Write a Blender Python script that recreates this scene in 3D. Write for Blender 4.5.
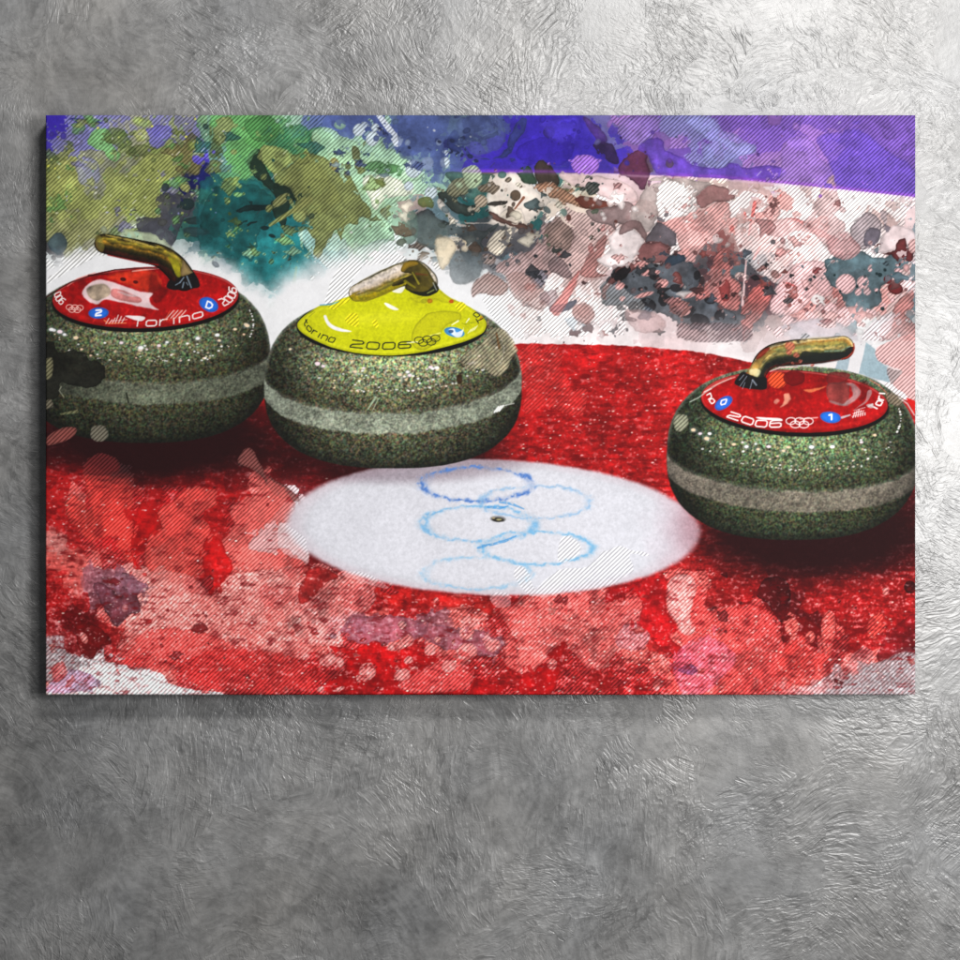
import bpy, math
import numpy as np
PI = math.pi
SC = bpy.context.scene
COL = SC.collection
for o in list(bpy.data.objects): bpy.data.objects.remove(o)

# ============================================================ CAMERA, LIGHT, EXPOSURE
U = 1.2 / 870.0                       # metres per print unit; the canvas is 1.20 x 0.80 m
DEPTH = 0.036                         # canvas thickness
FRONT = -(DEPTH + 0.003)              # y of the printed face; the wall is the plane y = 0
def wx(px): return (px - 480.0) * U
def wz(py): return 1.5 + (480.0 - py) * U

cam = bpy.data.cameras.new('camera'); camo = bpy.data.objects.new('camera', cam); COL.objects.link(camo)
DIST = 4.0
camo.location = (0, FRONT - DIST, 1.5); camo.rotation_euler = (PI / 2, 0, 0)
cam.sensor_width = 36; cam.lens = 36 * DIST / (960 * U); cam.clip_end = 60
SC.camera = camo

world = bpy.data.worlds.new('World'); SC.world = world; world.use_nodes = True
bg = world.node_tree.nodes['Background']; bg.inputs[0].default_value = (.93, .97, 1, 1); bg.inputs[1].default_value = 0.13

def area(name, loc, aim, sx, sy, power, colr):
    l = bpy.data.lights.new(name, 'AREA'); l.shape = 'RECTANGLE'; l.size = sx; l.size_y = sy; l.energy = power; l.color = colr
    o = bpy.data.objects.new(name, l); COL.objects.link(o); o.location = loc
    d = np.array(aim, float) - np.array(loc, float)
    from mathutils import Vector
    o.rotation_euler = Vector(d).to_track_quat('-Z', 'Y').to_euler(); return o
area('key_lamp', (1.4, -3.7, 4.7), (0.3, 0, 1.6), 1.3, .6, 252, (1, .985, .965))
area('side_lamp', (1.97, -3.2, 1.72), (1.6, 0, 1.35), .80, 1.15, 188, (1, .99, .975))

SC.view_settings.view_transform = 'Standard'; SC.view_settings.look = 'None'; SC.view_settings.exposure = 0; SC.view_settings.gamma = 1
SC.cycles.use_denoising = False

# ============================================================ WALL
def nodes(mat):
    mat.use_nodes = True; nt = mat.node_tree; nt.nodes.clear()
    def N(t, **k):
        n = nt.nodes.new(t)
        for a, b in k.items():
            if a.startswith('i_'): n.inputs[int(a[2:])].default_value = b
            else: setattr(n, a, b)
        return n
    return nt, N, lambda a, b: nt.links.new(a, b)

def plaster():
    m = bpy.data.materials.new('trowelled_plaster'); nt, N, Lk = nodes(m)
    tc = N('ShaderNodeTexCoord'); P = tc.outputs['Object']
    def math_(op, a, b=None, c=None):
        n = N('ShaderNodeMath', operation=op)
        for i, v in enumerate((a, b, c)):
            if v is None: continue
            if isinstance(v, (int, float)): n.inputs[i].default_value = v
            else: Lk(v, n.inputs[i])
        return n.outputs[0]
    def noise(vec, scale, det=4, rough=.55, dist=0.0, out=0):
        n = N('ShaderNodeTexNoise'); n.inputs['Scale'].default_value = scale; n.inputs['Detail'].default_value = det
        n.inputs['Roughness'].default_value = rough; n.inputs['Distortion'].default_value = dist; Lk(vec, n.inputs['Vector']); return n.outputs[out]
    def vadd(a, b, s):
        sub = N('ShaderNodeVectorMath', operation='SUBTRACT'); Lk(b, sub.inputs[0]); sub.inputs[1].default_value = (.5, .5, .5)
        sc = N('ShaderNodeVectorMath', operation='SCALE'); Lk(sub.outputs[0], sc.inputs[0]); sc.inputs['Scale'].default_value = s
        ad = N('ShaderNodeVectorMath', operation='ADD'); Lk(a, ad.inputs[0]); Lk(sc.outputs[0], ad.inputs[1]); return ad.outputs[0]
    def ramp(v, a, b):
        n = N('ShaderNodeMapRange'); n.clamp = True; n.interpolation_type = 'SMOOTHSTEP'; Lk(v, n.inputs[0]); n.inputs[1].default_value = a; n.inputs[2].default_value = b; return n.outputs[0]
    def strokes(cell, seed, fine, long_, bend):
        """one layer of trowel marks: each patch combed in its own direction, slightly curved"""
        off = N('ShaderNodeVectorMath', operation='ADD'); Lk(P, off.inputs[0]); off.inputs[1].default_value = (seed, 0, seed * 1.7)
        w = vadd(off.outputs[0], noise(off.outputs[0], 9, 3, .6, out=1), .09)
        vo = N('ShaderNodeTexVoronoi'); vo.feature = 'F1'; vo.inputs['Scale'].default_value = cell; Lk(w, vo.inputs['Vector'])
        sp = N('ShaderNodeSeparateColor'); Lk(vo.outputs['Color'], sp.inputs[0])
        wb = vadd(off.outputs[0], noise(off.outputs[0], 3.2, 2, .5, out=1), bend)
        rot = N('ShaderNodeVectorRotate'); rot.rotation_type = 'Y_AXIS'; Lk(wb, rot.inputs['Vector']); Lk(math_('MULTIPLY', sp.outputs[0], 3.14), rot.inputs['Angle'])
        mp = N('ShaderNodeMapping'); Lk(rot.outputs[0], mp.inputs[0]); mp.inputs['Scale'].default_value = (long_, 1, fine)
        s = noise(mp.outputs[0], 1.0, 2, .5, .5)
        return s, sp.outputs[1], vo.outputs['Distance']
    s1, a1, d1 = strokes(8.0, 3.1, 100, 38, .20)
    s2, a2, d2 = strokes(13.0, 11.7, 150, 66, .16)
    s3, a3, d3 = strokes(4.6, 23.3, 66, 22, .30)
    P2 = N('ShaderNodeVectorMath', operation='ADD'); Lk(P, P2.inputs[0]); P2.inputs[1].default_value = (4.3, 0, 7.9)
    smooth = ramp(noise(P2.outputs[0], 7.5, 4, .6), .34, .52)                     # burnished places carry no marks
    fine = noise(P, 210, 3, .65)
    ridg = lambda s: math_('SUBTRACT', 1.0, math_('ABSOLUTE', math_('MULTIPLY_ADD', s, 4.0, -2.0)))
    h = math_('MULTIPLY', math_('MULTIPLY', ridg(s1), ramp(a1, .25, .6)), 1.0)
    h = math_('MULTIPLY_ADD', math_('MULTIPLY', ridg(s2), ramp(a2, .2, .7)), .7, h)
    h = math_('MULTIPLY_ADD', math_('MULTIPLY', s3, ramp(a3, .4, .6)), 1.1, h)
    h = math_('MULTIPLY', h, math_('MULTIPLY_ADD', smooth, .78, .22))
    h = math_('MULTIPLY_ADD', fine, .42, h)
    big = noise(P, 5.0, 5, .55)
    h = math_('MULTIPLY_ADD', big, .5, h)
    bump = N('ShaderNodeBump'); bump.inputs['Strength'].default_value = 1.0; bump.inputs['Distance'].default_value = .00068; Lk(h, bump.inputs['Height'])
    # pigment: cloudy greys, bluish and brownish patches, paler burnished islands
    cl = ramp(noise(P, 4.3, 6, .62, .6), .25, .75)
    cl2 = ramp(noise(P, 11, 5, .6, .8), .36, .66)
    tint = noise(P, 4.7, 3, .5)
    cl3 = ramp(noise(P, 26, 4, .65, 1.2), .38, .62)
    v = math_('MULTIPLY_ADD', cl, .072, .024); v = math_('MULTIPLY_ADD', cl2, .034, v); v = math_('MULTIPLY_ADD', cl3, .020, v)
    v = math_('MULTIPLY_ADD', math_('MULTIPLY', ramp(s1, .3, .7), smooth), .038, v); v = math_('MULTIPLY_ADD', ramp(s3, .32, .68), .022, v); v = math_('MULTIPLY_ADD', ramp(s2, .3, .7), .022, v)
    v = math_('MULTIPLY', v, math_('MULTIPLY_ADD', fine, .3, .85))
    cc = N('ShaderNodeCombineColor'); Lk(math_('MULTIPLY', v, math_('MULTIPLY_ADD', tint, .10, .955)), cc.inputs[0]); Lk(v, cc.inputs[1]); Lk(math_('MULTIPLY', v, math_('MULTIPLY_ADD', tint, -.14, 1.06)), cc.inputs[2])
    bs = N('ShaderNodeBsdfPrincipled'); out = N('ShaderNodeOutputMaterial'); Lk(cc.outputs[0], bs.inputs['Base Color'])
    Lk(math_('MULTIPLY_ADD', smooth, .02, .42), bs.inputs['Roughness']); bs.inputs['Specular IOR Level'].default_value = 1.0
    Lk(bump.outputs[0], bs.inputs['Normal']); Lk(bs.outputs[0], out.inputs[0]); return m

def raw_mesh(name, co, faces, mat, parent=None):
    me = bpy.data.meshes.new(name)
    co = np.asarray(co, np.float32); faces = np.asarray(faces, np.int32); n = len(faces)
    me.vertices.add(len(co)); me.vertices.foreach_set('co', co.ravel())
    me.loops.add(n * 4); me.loops.foreach_set('vertex_index', faces.ravel())
    me.polygons.add(n); me.polygons.foreach_set('loop_start', np.arange(0, n * 4, 4, dtype=np.int32)); me.polygons.foreach_set('loop_total', np.full(n, 4, np.int32))
    me.update(calc_edges=True); me.materials.append(mat)
    o = bpy.data.objects.new(name, me); COL.objects.link(o)
    if parent: o.parent = parent
    return o

wall = raw_mesh('wall', [(-5, 0, -2), (5, 0, -2), (5, 0, 5), (-5, 0, 5), (-5, .15, -2), (5, .15, -2), (5, .15, 5), (-5, .15, 5)],
                [(0, 1, 2, 3), (5, 4, 7, 6), (4, 5, 1, 0), (3, 2, 6, 7), (1, 5, 6, 2), (4, 0, 3, 7)], plaster())
wall['kind'] = 'structure'; wall['label'] = 'grey trowelled plaster wall with glossy highlights at the right'

# ============================================================ PRINTED ARTWORK
# The print's ink colours are computed per mesh vertex.  Units: 1 u = 1/870 of the canvas width.
S = 1.6
CX0, CX1, CY0, CY1 = 45.5, 915.5, 115.0, 695.0
NW, NH = int(round((CX1 - CX0) * S)) + 1, int(round((CY1 - CY0) * S)) + 1
xs = np.linspace(CX0, CX1, NW); ys = np.linspace(CY0, CY1, NH)
GX, GY = np.meshgrid(xs, ys)

def lattice(sx, sy, seed, X=None, Y=None):
    X = GX if X is None else X; Y = GY if Y is None else Y
    r = np.random.RandomState(seed)
    gx = (X - 0) / sx; gy = (Y - 0) / sy
    gx = gx - np.floor(gx.min()); gy = gy - np.floor(gy.min())
    t = r.rand(int(gy.max()) + 3, int(gx.max()) + 3)
    ix = np.floor(gx).astype(int); iy = np.floor(gy).astype(int)
    fx = gx - ix; fy = gy - iy
    fx = fx * fx * (3 - 2 * fx); fy = fy * fy * (3 - 2 * fy)
    return (t[iy, ix] * (1 - fx) * (1 - fy) + t[iy, ix + 1] * fx * (1 - fy)
            + t[iy + 1, ix] * (1 - fx) * fy + t[iy + 1, ix + 1] * fx * fy)

def fbm(sc, seed, o=4, st=1.0):
    a = 0; w = 1.0; tot = 0
    for k in range(o):
        a = a + w * lattice(sc * st / 2 ** k, sc / 2 ** k, seed + 31 * k); tot += w; w *= 0.55
    return a / tot

def sm(a, b, x):
    t = np.clip((x - a) / (b - a), 0, 1); return t * t * (3 - 2 * t)

W1 = (fbm(26, 11, 4) - .5); W2 = (fbm(26, 57, 4) - .5)       # shared wobble fields
w1 = (fbm(6, 91, 3) - .5);  w2 = (fbm(6, 133, 3) - .5)
F40 = fbm(40, 201, 5) - .5; F10 = fbm(9, 301, 3) - .5; RX, RY = GX * .83 + GY * .56 + 900, GY * .83 - GX * .56 + 900
F2 = lattice(1.35, 1.35, 401, RX, RY) - .5
F2b = lattice(1.9, 1.9, 402, RY, RX) - .5; F2c = lattice(2.5, 2.5, 403, RX, RY) - .5
FS = fbm(3, 501, 3, 3.0) - .5                                   # short horizontal streaks

col = np.zeros((NH, NW, 3)); hat = np.zeros((NH, NW))
C = lambda r, g, b: np.array([r, g, b]) / 255.0

def win(x0, y0, x1, y1):
    a = max(int((x0 - CX0) * S) - 1, 0); b = min(int((x1 - CX0) * S) + 2, NW)
    c = max(int((y0 - CY0) * S) - 1, 0); d = min(int((y1 - CY0) * S) + 2, NH)
    return (slice(c, max(d, c)), slice(a, max(b, a)))

def over(w, m, c=None, h=None, mode='n'):
    if m.size == 0: return
    if c is not None:
        c = np.asarray(c, float); t = col[w]; k = m[..., None]
        if mode == 'n': n = c
        elif mode == 'm': n = t * c
        elif mode == 's': n = 1 - (1 - t) * (1 - c)
        col[w] = t * (1 - k) + n * k
    if h is not None:
        hat[w] = hat[w] * (1 - m) + h * m

def spline(P, n=5, closed=True):
    P = np.asarray(P, float); N = len(P); out = []
    for i in range(N if closed else N - 1):
        g = (lambda k: P[k % N]) if closed else (lambda k: P[min(max(k, 0), N - 1)])
        p0, p1, p2, p3 = g(i - 1), g(i), g(i + 1), g(i + 2)
        for s in range(n):
            t = s / n
            out.append(.5 * ((2 * p1) + (-p0 + p2) * t + (2 * p0 - 5 * p1 + 4 * p2 - p3) * t * t
                             + (-p0 + 3 * p1 - 3 * p2 + p3) * t ** 3))
    if not closed: out.append(P[-1])
    return np.array(out)

def polymask(P, wob=1.5, soft=.5, smooth=True):
    P = spline(P, 4) if smooth else np.asarray(P, float)
    pad = wob * 3 + soft * 2 + 2
    w = win(P[:, 0].min() - pad, P[:, 1].min() - pad, P[:, 0].max() + pad, P[:, 1].max() + pad)
    X = GX[w] + (w1[w] * 2.2 + W1[w] * 2) * wob; Y = GY[w] + (w2[w] * 2.2 + W2[w] * 2) * wob
    ins = np.zeros(X.shape, bool); d = np.full(X.shape, 1e9)
    for i in range(len(P)):
        a = P[i]; b = P[(i + 1) % len(P)]
        e = b - a; L = e @ e + 1e-9
        t = np.clip(((X - a[0]) * e[0] + (Y - a[1]) * e[1]) / L, 0, 1)
        d = np.minimum(d, (X - a[0] - t * e[0]) ** 2 + (Y - a[1] - t * e[1]) ** 2)
        if a[1] != b[1]:
            c = (Y < a[1]) != (Y < b[1])
            ins ^= c & (X < a[0] + (Y - a[1]) * e[0] / (b[1] - a[1]))
    d = np.sqrt(d); sd = np.where(ins, d, -d)
    return w, sm(-soft, soft, sd), sd

def Z(ox, oy, k, flat):
    f = np.array(flat, float).reshape(-1, 2); return f / k + np.array([ox, oy])

def blob(P, c, a=1.0, h=None, wob=1.5, soft=.5, mode='n', rim=0.25, tex=.10):
    w, m, sd = polymask(P, wob, soft)
    if m.size == 0: return
    c = np.asarray(c, float)
    cc = c * (1 + tex * 2 * F10[w][..., None] + tex * F40[w][..., None] * 2) * (1 - rim * np.exp(-np.abs(sd - .7) / .8))[..., None]
    over(w, m * a, np.clip(cc, 0, 1), None, mode)
    if h is not None: over(w, m, None, h)

def ell(x, y, rx, ry=None, rot=0, c=None, a=1.0, h=None, soft=.5, wob=.5, mode='n', rim=.2):
    ry = rx if ry is None else ry; R = max(rx, ry) + 3
    w = win(x - R, y - R, x + R, y + R)
    X = GX[w] - x + w1[w] * 2 * wob; Y = GY[w] - y + w2[w] * 2 * wob
    cr, sr = math.cos(rot), math.sin(rot)
    u = (X * cr + Y * sr) / rx; v = (-X * sr + Y * cr) / ry
    r = np.sqrt(u * u + v * v); sd = (1 - r) * min(rx, ry)
    m = sm(-soft, soft, sd)
    if c is not None:
        cc = np.asarray(c, float) * (1 - rim * np.exp(-np.abs(sd - .6) / .7))[..., None]
        over(w, m * a, cc, None, mode)
    if h is not None: over(w, m, None, h)

def seg(pts, wd, c, a=1.0, soft=.45, h=None, mode='n', grain=0):
    pts = np.asarray(pts, float); wd = np.broadcast_to(np.asarray(wd, float), (len(pts),))
    R = wd.max() + 2
    w = win(pts[:, 0].min() - R, pts[:, 1].min() - R, pts[:, 0].max() + R, pts[:, 1].max() + R)
    X = GX[w]; Y = GY[w]; best = np.full(X.shape, -1e9)
    for i in range(len(pts) - 1):
        p = pts[i]; e = pts[i + 1] - p; L = e @ e + 1e-9
        t = np.clip(((X - p[0]) * e[0] + (Y - p[1]) * e[1]) / L, 0, 1)
        d = np.hypot(X - p[0] - t * e[0], Y - p[1] - t * e[1])
        best = np.maximum(best, (wd[i] * (1 - t) + wd[i + 1] * t) - d)
    m = sm(-soft, soft, best)
    if grain: m = m * np.clip(1 - grain + grain * 2.2 * (F2[w] + .5), 0, 1)
    over(w, m * a, c, h, mode)

# ---------------------------------------------------------------- colour charts
PAL = dict(a=(22,118,126), b=(46,27,166), c=(222,204,186), d=(62,62,68), e=(16,80,80), f=(200,210,210), g=(74,146,66),
           h=(44,108,60), i=(146,190,158), j=(84,112,124), k=(24,26,84), l=(128,146,62), m=(100,108,46), n=(74,70,38),
           o=(122,122,96), p=(94,58,158), q=(136,88,174), r=(128,66,64), s=(66,82,146), u=(176,142,138), v=(98,96,160),
           w=(222,214,214), x=(212,184,186), y=(214,132,126), z=(70,40,46), t=(40,100,90))
TOP = """
bVVVOVOVGGGHISssssssjksbbbbvQQPVVPPPPPPPPPPP
VVVLOLVNVGGHLHIIsssskjbbbbbbvqvQVPQPPPQQPPPP
MMVVLLLNbGHtnMMIIIissbbbbbbbbzvpVVvQQQQPPPPP
MMVLLLkktttenMMLICIijjnfftnxxxxruCuuwWUWWWWW
MLLLLLddeeeeenMNMIujjeeccccWWyruuuWWYWWWWWWx
OOOOLdteeeeaanMIIijjjddcdWUUUWWxrduYWWYWWUux
dOOFiifjeeaaaaIIIFffcdddduUUUUWWwrruYWWWWWUj
fFwwwwfijeeaaaaWWWwwffdjuUUUWWWydzjdUYWUWWUj
fwwwwwwwffaaaffWWWwwwwffWUUuxWWWzjdzdzYYYUXX
wwwwwwwwwwffffffwwwwwwwwWWWxWuWxxdddzyYRUYUj
wwwwwwwwwwwwwwwwwwwwwwwwWWWxwxxxuuuduzYUffju
wwwwwwwwwwwwwwwwwwwwwwwwwwwwwwxxxwwuxxXfffffu
wwwwwwwwwwwwwwwwwwwwwwwwwwwwwwwwwwwwwwwwwjuY
wwwwwwwwwwwwwwwwwwwwwwwwwwwwwwwwwwwwwwwwwfWW
""".split()
ICEP = dict(k=(34,8,10), m=(98,10,14), r=(160,20,22), s=(206,86,80), p=(220,132,126), w=(226,222,226), g=(128,78,90),
            b=(84,12,16), e=(168,150,156))
ICE = """
rrrrrrrrrrrrrrrrrrrrrrrrrrrrrrrrrrrrrrrrrrRW
rrrrrrrrrrrrrrrrrrrrrrrRRRrrrrrrrrrrrrrrrrrr
rrrrrrrrrrrrrrrrrrrrrrrRRRrrrrrrrrrrrrrrrrrr
rrrrrrrrrrrrrrrrrrrrrrrrRRRrrrrrrrrrrrrrrrrr
mmmmmmmmmmmmmmmmmmmmmmrrrrrrrrrrrrrrrrrrrrrr
mmmmmmmmmmmmmmmmmmmmmmrrrrrrrrrrrrrrrrrrmmmm
mmbbbbbbbbmmmmmmmmmmmmrrrrrrrrrrrrrrrrrrmmmm
rrRRmrrmrmSmmmmmmmmmmmrrrrrrrrrrrrrrrrmmmmmm
rSRRRrRRrrSSWmmmmmmmmmrrrrrrrrrrrrrrrrmmmmmm
rrRRrRRRrRSSWmmmmmmmmmrrrrrrrrrrrrrreebbbbbm
prRRrRRrrSSSWmmmmmmmmmrrrrrrrrrrrrrrmbbbbbmm
ssSRRSSrrSPSRmmmmmmmmmrrrrrrrrrrrrrrrmmmmmmm
rsggPPSrrPPPSsSSrrrrrrrrrrrrrrrSSrrrmrrrrrrr
rrggPPPPSPPRrRSRrrrrsrrrRRRRrrrSSrrrbbrrrrrr
rmmSPPPPPSPSPPggsrggSSRRRRSSRgrSSSSRRbbrrrrr
erbrSPSSSSSPPSPRrSrSSsRRRrRSSSrSSSSRRRbRrrrm
PEWRRSRRRRRRRRRrrRrRRRRrrrRRRSSrSSSSRRRRSSEE
PPWWWWSRRRRRRRRrrRRRRRrrRRRrRRRSPPSRRSPEEEEE
PPWWWWWWWRRRRRrRRRRrrRRRrrRRRrRSPPSRSPWWWWWW
""".split()

def chart(rows, pal, y0, amp, seed, cell=20.0, ymin=None, ymax=None):
    """irregular cells: every chart letter owns a jittered point, pixels take the nearest one after a wobble"""
    r = np.random.RandomState(seed)
    nr, nc = len(rows), max(len(q) for q in rows)
    rows = [q.ljust(nc, q[-1]) for q in rows]
    jx = (r.rand(nr, nc) - .5) * 13; jy = (r.rand(nr, nc) - .5) * 13
    jr = r.rand(nr, nc) * 70
    tab = np.array([[C(*pal.get(ch.lower(), pal['w'])) for ch in q] for q in rows])
    ht = np.array([[1.0 if ch.isupper() else 0.0 for ch in q] for q in rows])
    tab = tab * (1 + (r.rand(nr, nc, 1) - .5) * .22)
    X = GX + W1 * amp * 2 + w1 * amp * .35; Y = GY + W2 * amp * 2 + w2 * amp * .35
    if ymin is not None: Y = np.maximum(Y, ymin)
    if ymax is not None: Y = np.minimum(Y, ymax)
    ci = np.floor((X - 46) / cell).astype(int); ri = np.floor((Y - y0 + cell / 2) / cell).astype(int)
    bd = np.full(X.shape, 1e9); bi = np.zeros(X.shape, int)
    sc = np.zeros(X.shape + (3,)); sw = np.zeros(X.shape)
    for dy in (-1, 0, 1):
        for dx in (-1, 0, 1):
            rr = np.clip(ri + dy, 0, nr - 1); cc = np.clip(ci + dx, 0, nc - 1)
            d = (X - (56 + cell * cc + jx[rr, cc])) ** 2 + (Y - (y0 + cell * rr + jy[rr, cc])) ** 2
            g = np.exp(-d / 260.0); sc += tab[rr, cc] * g[..., None]; sw += g
            d = d - jr[rr, cc]
            k = d < bd; bd = np.where(k, d, bd); bi = np.where(k, rr * nc + cc, bi)
    near = tab.reshape(-1, 3)[bi]; smooth = sc / (sw[..., None] + 1e-6)
    return near * .62 + smooth * .38, ht.reshape(-1)[bi], tab, ht

band_y = np.interp(GX, [340, 440, 600, 720, 800, 916], [170, 172, 173, 178, 185, 197])
cA, hA, tabT, htT = chart(TOP, PAL, 125, 11, 5)
lo_c, lo_h, _, _ = chart(TOP, PAL, 125, 11, 5, ymin=186)
up_c, up_h, _, _ = chart(TOP, PAL, 125, 11, 5, ymax=166)
right = sm(435, 452, GX + W1 * 20)
isup = sm(.6, -.6, GY - band_y)
col[:] = cA; hat[:] = hA
k3 = right[..., None]
col = col * (1 - k3) + (lo_c * (1 - isup[..., None]) + up_c * isup[..., None]) * k3
hat = hat * (1 - right) + (lo_h * (1 - isup) + up_h * isup) * right
# inks bleed over one another: translucent blots and droplets that carry a neighbour's colour
def droplets(n, x0, x1, y0, y1, tab, ht, ty0, rmin, rmax, seed, pal_jump=2, alpha=(.5, .95), flip=.3):
    r = np.random.RandomState(seed)
    for _ in range(n):
        x = r.uniform(x0, x1); y = r.uniform(y0, y1)
        ci = int(np.clip((x - 46) / 20 + r.randint(-pal_jump, pal_jump + 1), 0, tab.shape[1] - 1))
        ri = int(np.clip((y - ty0 + 10) / 20 + r.randint(-1, 2), 0, tab.shape[0] - 1))
        if x > 450 and ty0 == 125:
            by = np.interp(x, [340, 440, 600, 720, 800, 916], [170, 172, 173, 178, 185, 197])
            ri = min(ri, 2) if y < by else max(ri, 3)
        R = rmin + (rmax - rmin) * r.rand() ** 2.6
        h = ht[ri, ci]
        if r.rand() < flip: h = 1 - h
        ell(x, y, R * r.uniform(.7, 1.3), R * r.uniform(.6, 1.1), r.uniform(0, 3.1), tab[ri, ci] * r.uniform(.8, 1.12),
            r.uniform(*alpha), h, wob=R * .22)
droplets(230, 46, 915, 115, 340, tabT, htT, 125, 1.2, 9, 21)
droplets(130, 380, 915, 180, 350, tabT, htT, 125, .8, 5, 22)

def fragments(y0, y1, cell, jump, cover, seed, amt=.8):
    """shards of ink displaced from a little way off, the way wet splashes overprint one another"""
    r = np.random.RandomState(seed); full_ = (slice(int((y0 - CY0) * S), int((y1 - CY0) * S)), slice(0, NW))
    X = GX[full_] + W1[full_] * 30 + w1[full_] * 9; Y = GY[full_] + W2[full_] * 30 + w2[full_] * 9
    ci = np.floor(X / cell).astype(int); ri = np.floor(Y / cell).astype(int); nr, nc = ri.max() + 4, ci.max() + 4
    jx, jy = r.rand(nr, nc), r.rand(nr, nc); bd = np.full(X.shape, 1e9); bi = np.zeros(X.shape, int); wt = r.rand(nr, nc) * .5
    for dy in (-1, 0, 1):
        for dx in (-1, 0, 1):
            rr, cc = np.clip(ri + dy, 0, nr - 1), np.clip(ci + dx, 0, nc - 1)
            d = (X / cell - cc - jx[rr, cc]) ** 2 + (Y / cell - rr - jy[rr, cc]) ** 2 - wt[rr, cc]
            k = d < bd; bd = np.where(k, d, bd); bi = np.where(k, rr * nc + cc, bi)
    on = (r.rand(nr * nc) < cover)[bi] & (bd < .16)
    ox = ((r.rand(nr * nc) - .5) * 2 * jump * S).astype(int)[bi]; oy = ((r.rand(nr * nc) - .5) * 2 * jump * S * .8).astype(int)[bi]
    iy, ix = np.mgrid[full_[0], full_[1]]
    iy2 = np.clip(iy + oy, int((y0 - CY0) * S), int((y1 - CY0) * S) - 1); ix2 = np.clip(ix + ox, 0, NW - 1)
    if y0 < 200:                                        # keep the barrier's edge
        same = (GY[iy2, ix2] < band_y[iy2, ix2]) == (GY[iy, ix] < band_y[iy, ix]); on = on & (same | (GX[iy, ix] < 450))
    k = on[..., None] * amt; col[full_] = col[full_] * (1 - k) + col[iy2, ix2] * k
    hat[full_] = np.where(on, hat[iy2, ix2], hat[full_])

def splashes(n, box, pal, seed, rmin=2, rmax=7, hprob=.5, near=None, alpha=.88):
    """run-together drops: short random walks of overlapping rounds in one ink"""
    r = np.random.RandomState(seed)
    for _ in range(n):
        x = r.uniform(box[0], box[2]); y = r.uniform(box[1], box[3])
        i, j = int(np.clip((y - CY0) * S, 0, NH - 1)), int(np.clip((x - CX0) * S, 0, NW - 1))
        if F40[i, j] < r.uniform(-.16, .06): continue
        if x > 440 and y < band_y[i, j] + 6: continue
        c = C(*pal[r.randint(len(pal))]) * r.uniform(.85, 1.12); h = 1.0 if r.rand() < hprob else 0.0
        R = rmin + (rmax - rmin) * r.rand() ** 2; d = r.uniform(0, 6.3); P = []
        m_ = r.randint(2, 6)
        k = 7 + m_; off = r.uniform(0, 6.3)
        pts = [(x + R * r.uniform(.55, 1.7) * math.cos(off + 2 * PI * q / k) * (1.5 if abs(math.cos(off + 2 * PI * q / k - d)) > .8 else .9),
                y + R * r.uniform(.55, 1.5) * math.sin(off + 2 * PI * q / k)) for q in range(k)]
        blob(pts, c, alpha, h, wob=.5, rim=.35, tex=.12)
        for q in range(r.randint(0, 5)):
            a = r.uniform(0, 6.3); D = R * r.uniform(1.6, 3.2); s_ = R * r.uniform(.12, .38)
            ell(x + D * math.cos(a), y + D * math.sin(a), s_ * r.uniform(.8, 1.6), s_, a, c, alpha, h, wob=.2, rim=.35)
fragments(116, 345, 17, 26, .30, 3, .75); fragments(116, 345, 9, 16, .25, 8, .75)
# ---- large splashes of the upper half (read off the print)
A_ = lambda *f: Z(0, 100, 4, f)
B_ = lambda *f: Z(200, 100, 4, f)
C_ = lambda *f: Z(400, 100, 4, f)
D_ = lambda *f: Z(560, 100, 4, f)
E_ = lambda *f: Z(720, 100, 4, f)
# left: olive / yellow-green veil
blob(A_(190,300,330,200,520,220,700,210,740,270,700,310,640,340,640,380,650,470,600,490,540,440,480,470,420,540,350,560,260,640,250,600,180,560), C(134,138,66), .62, 1, tex=.2)
blob(A_(350,170,380,120,430,125,450,180,480,220,450,250,400,200,370,190), C(108,178,92), .9, 1)
blob(A_(320,230,380,240,400,320,330,340,300,270), C(110,112,160), .6, 1)
blob(A_(640,390,690,340,780,300,830,250,860,300,820,350,760,350,740,380,700,350), C(20,24,92), .95, 0)
blob(A_(620,400,680,370,760,400,760,460,730,480,700,560,660,640,600,600,540,480,640,470), C(62,62,74), .85, 0)
blob(A_(690,180,760,160,800,250,790,300,740,280,700,230,640,210), C(92,86,44), .9, 1)
blob(A_(560,130,640,100,690,130,640,190,600,180), C(92,84,190), .8, 1)
blob(A_(770,240,780,200,830,190,850,200,800,260), C(78,62,200), .9, 1)
ell(185, 186.5, 5.2, 5, 0, C(140,146,72), .95, 1); ell(173, 191, 3, 2.4, 0, C(140,146,72), .9, 1)
ell(187, 204, 7.5, 6, 0, C(28,48,50), .95, 0); ell(195, 232, 12, 5, .1, C(42,66,68), .9, 0)
blob(A_(730,480,790,465,835,485,800,495,750,490), C(34,52,54), .9, 0)
blob(A_(780,350,870,370,900,340,850,420,800,410), C(84,150,100), .8, 1)
blob(A_(190,570,240,530,270,570,240,620,200,600), C(62,82,92), .9, 0)
blob(A_(250,640,330,600,380,580,330,660,270,680), C(214,214,206), .9, 1)
blob(A_(430,520,500,500,560,480,520,520,620,540,700,600,600,580,480,540), C(176,190,150), .8, 0)
ell(86, 121, 16, 2.6, .1, C(18,22,110), .9, 0, wob=2.5)
for x, y in ((47, 160), (48, 166), (98, 128), (127, 142), (152, 126), (195, 119), (186, 137), (140, 120)):
    ell(x, y, 1.4, 1.2, 0, C(220,220,60), .9)
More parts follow.
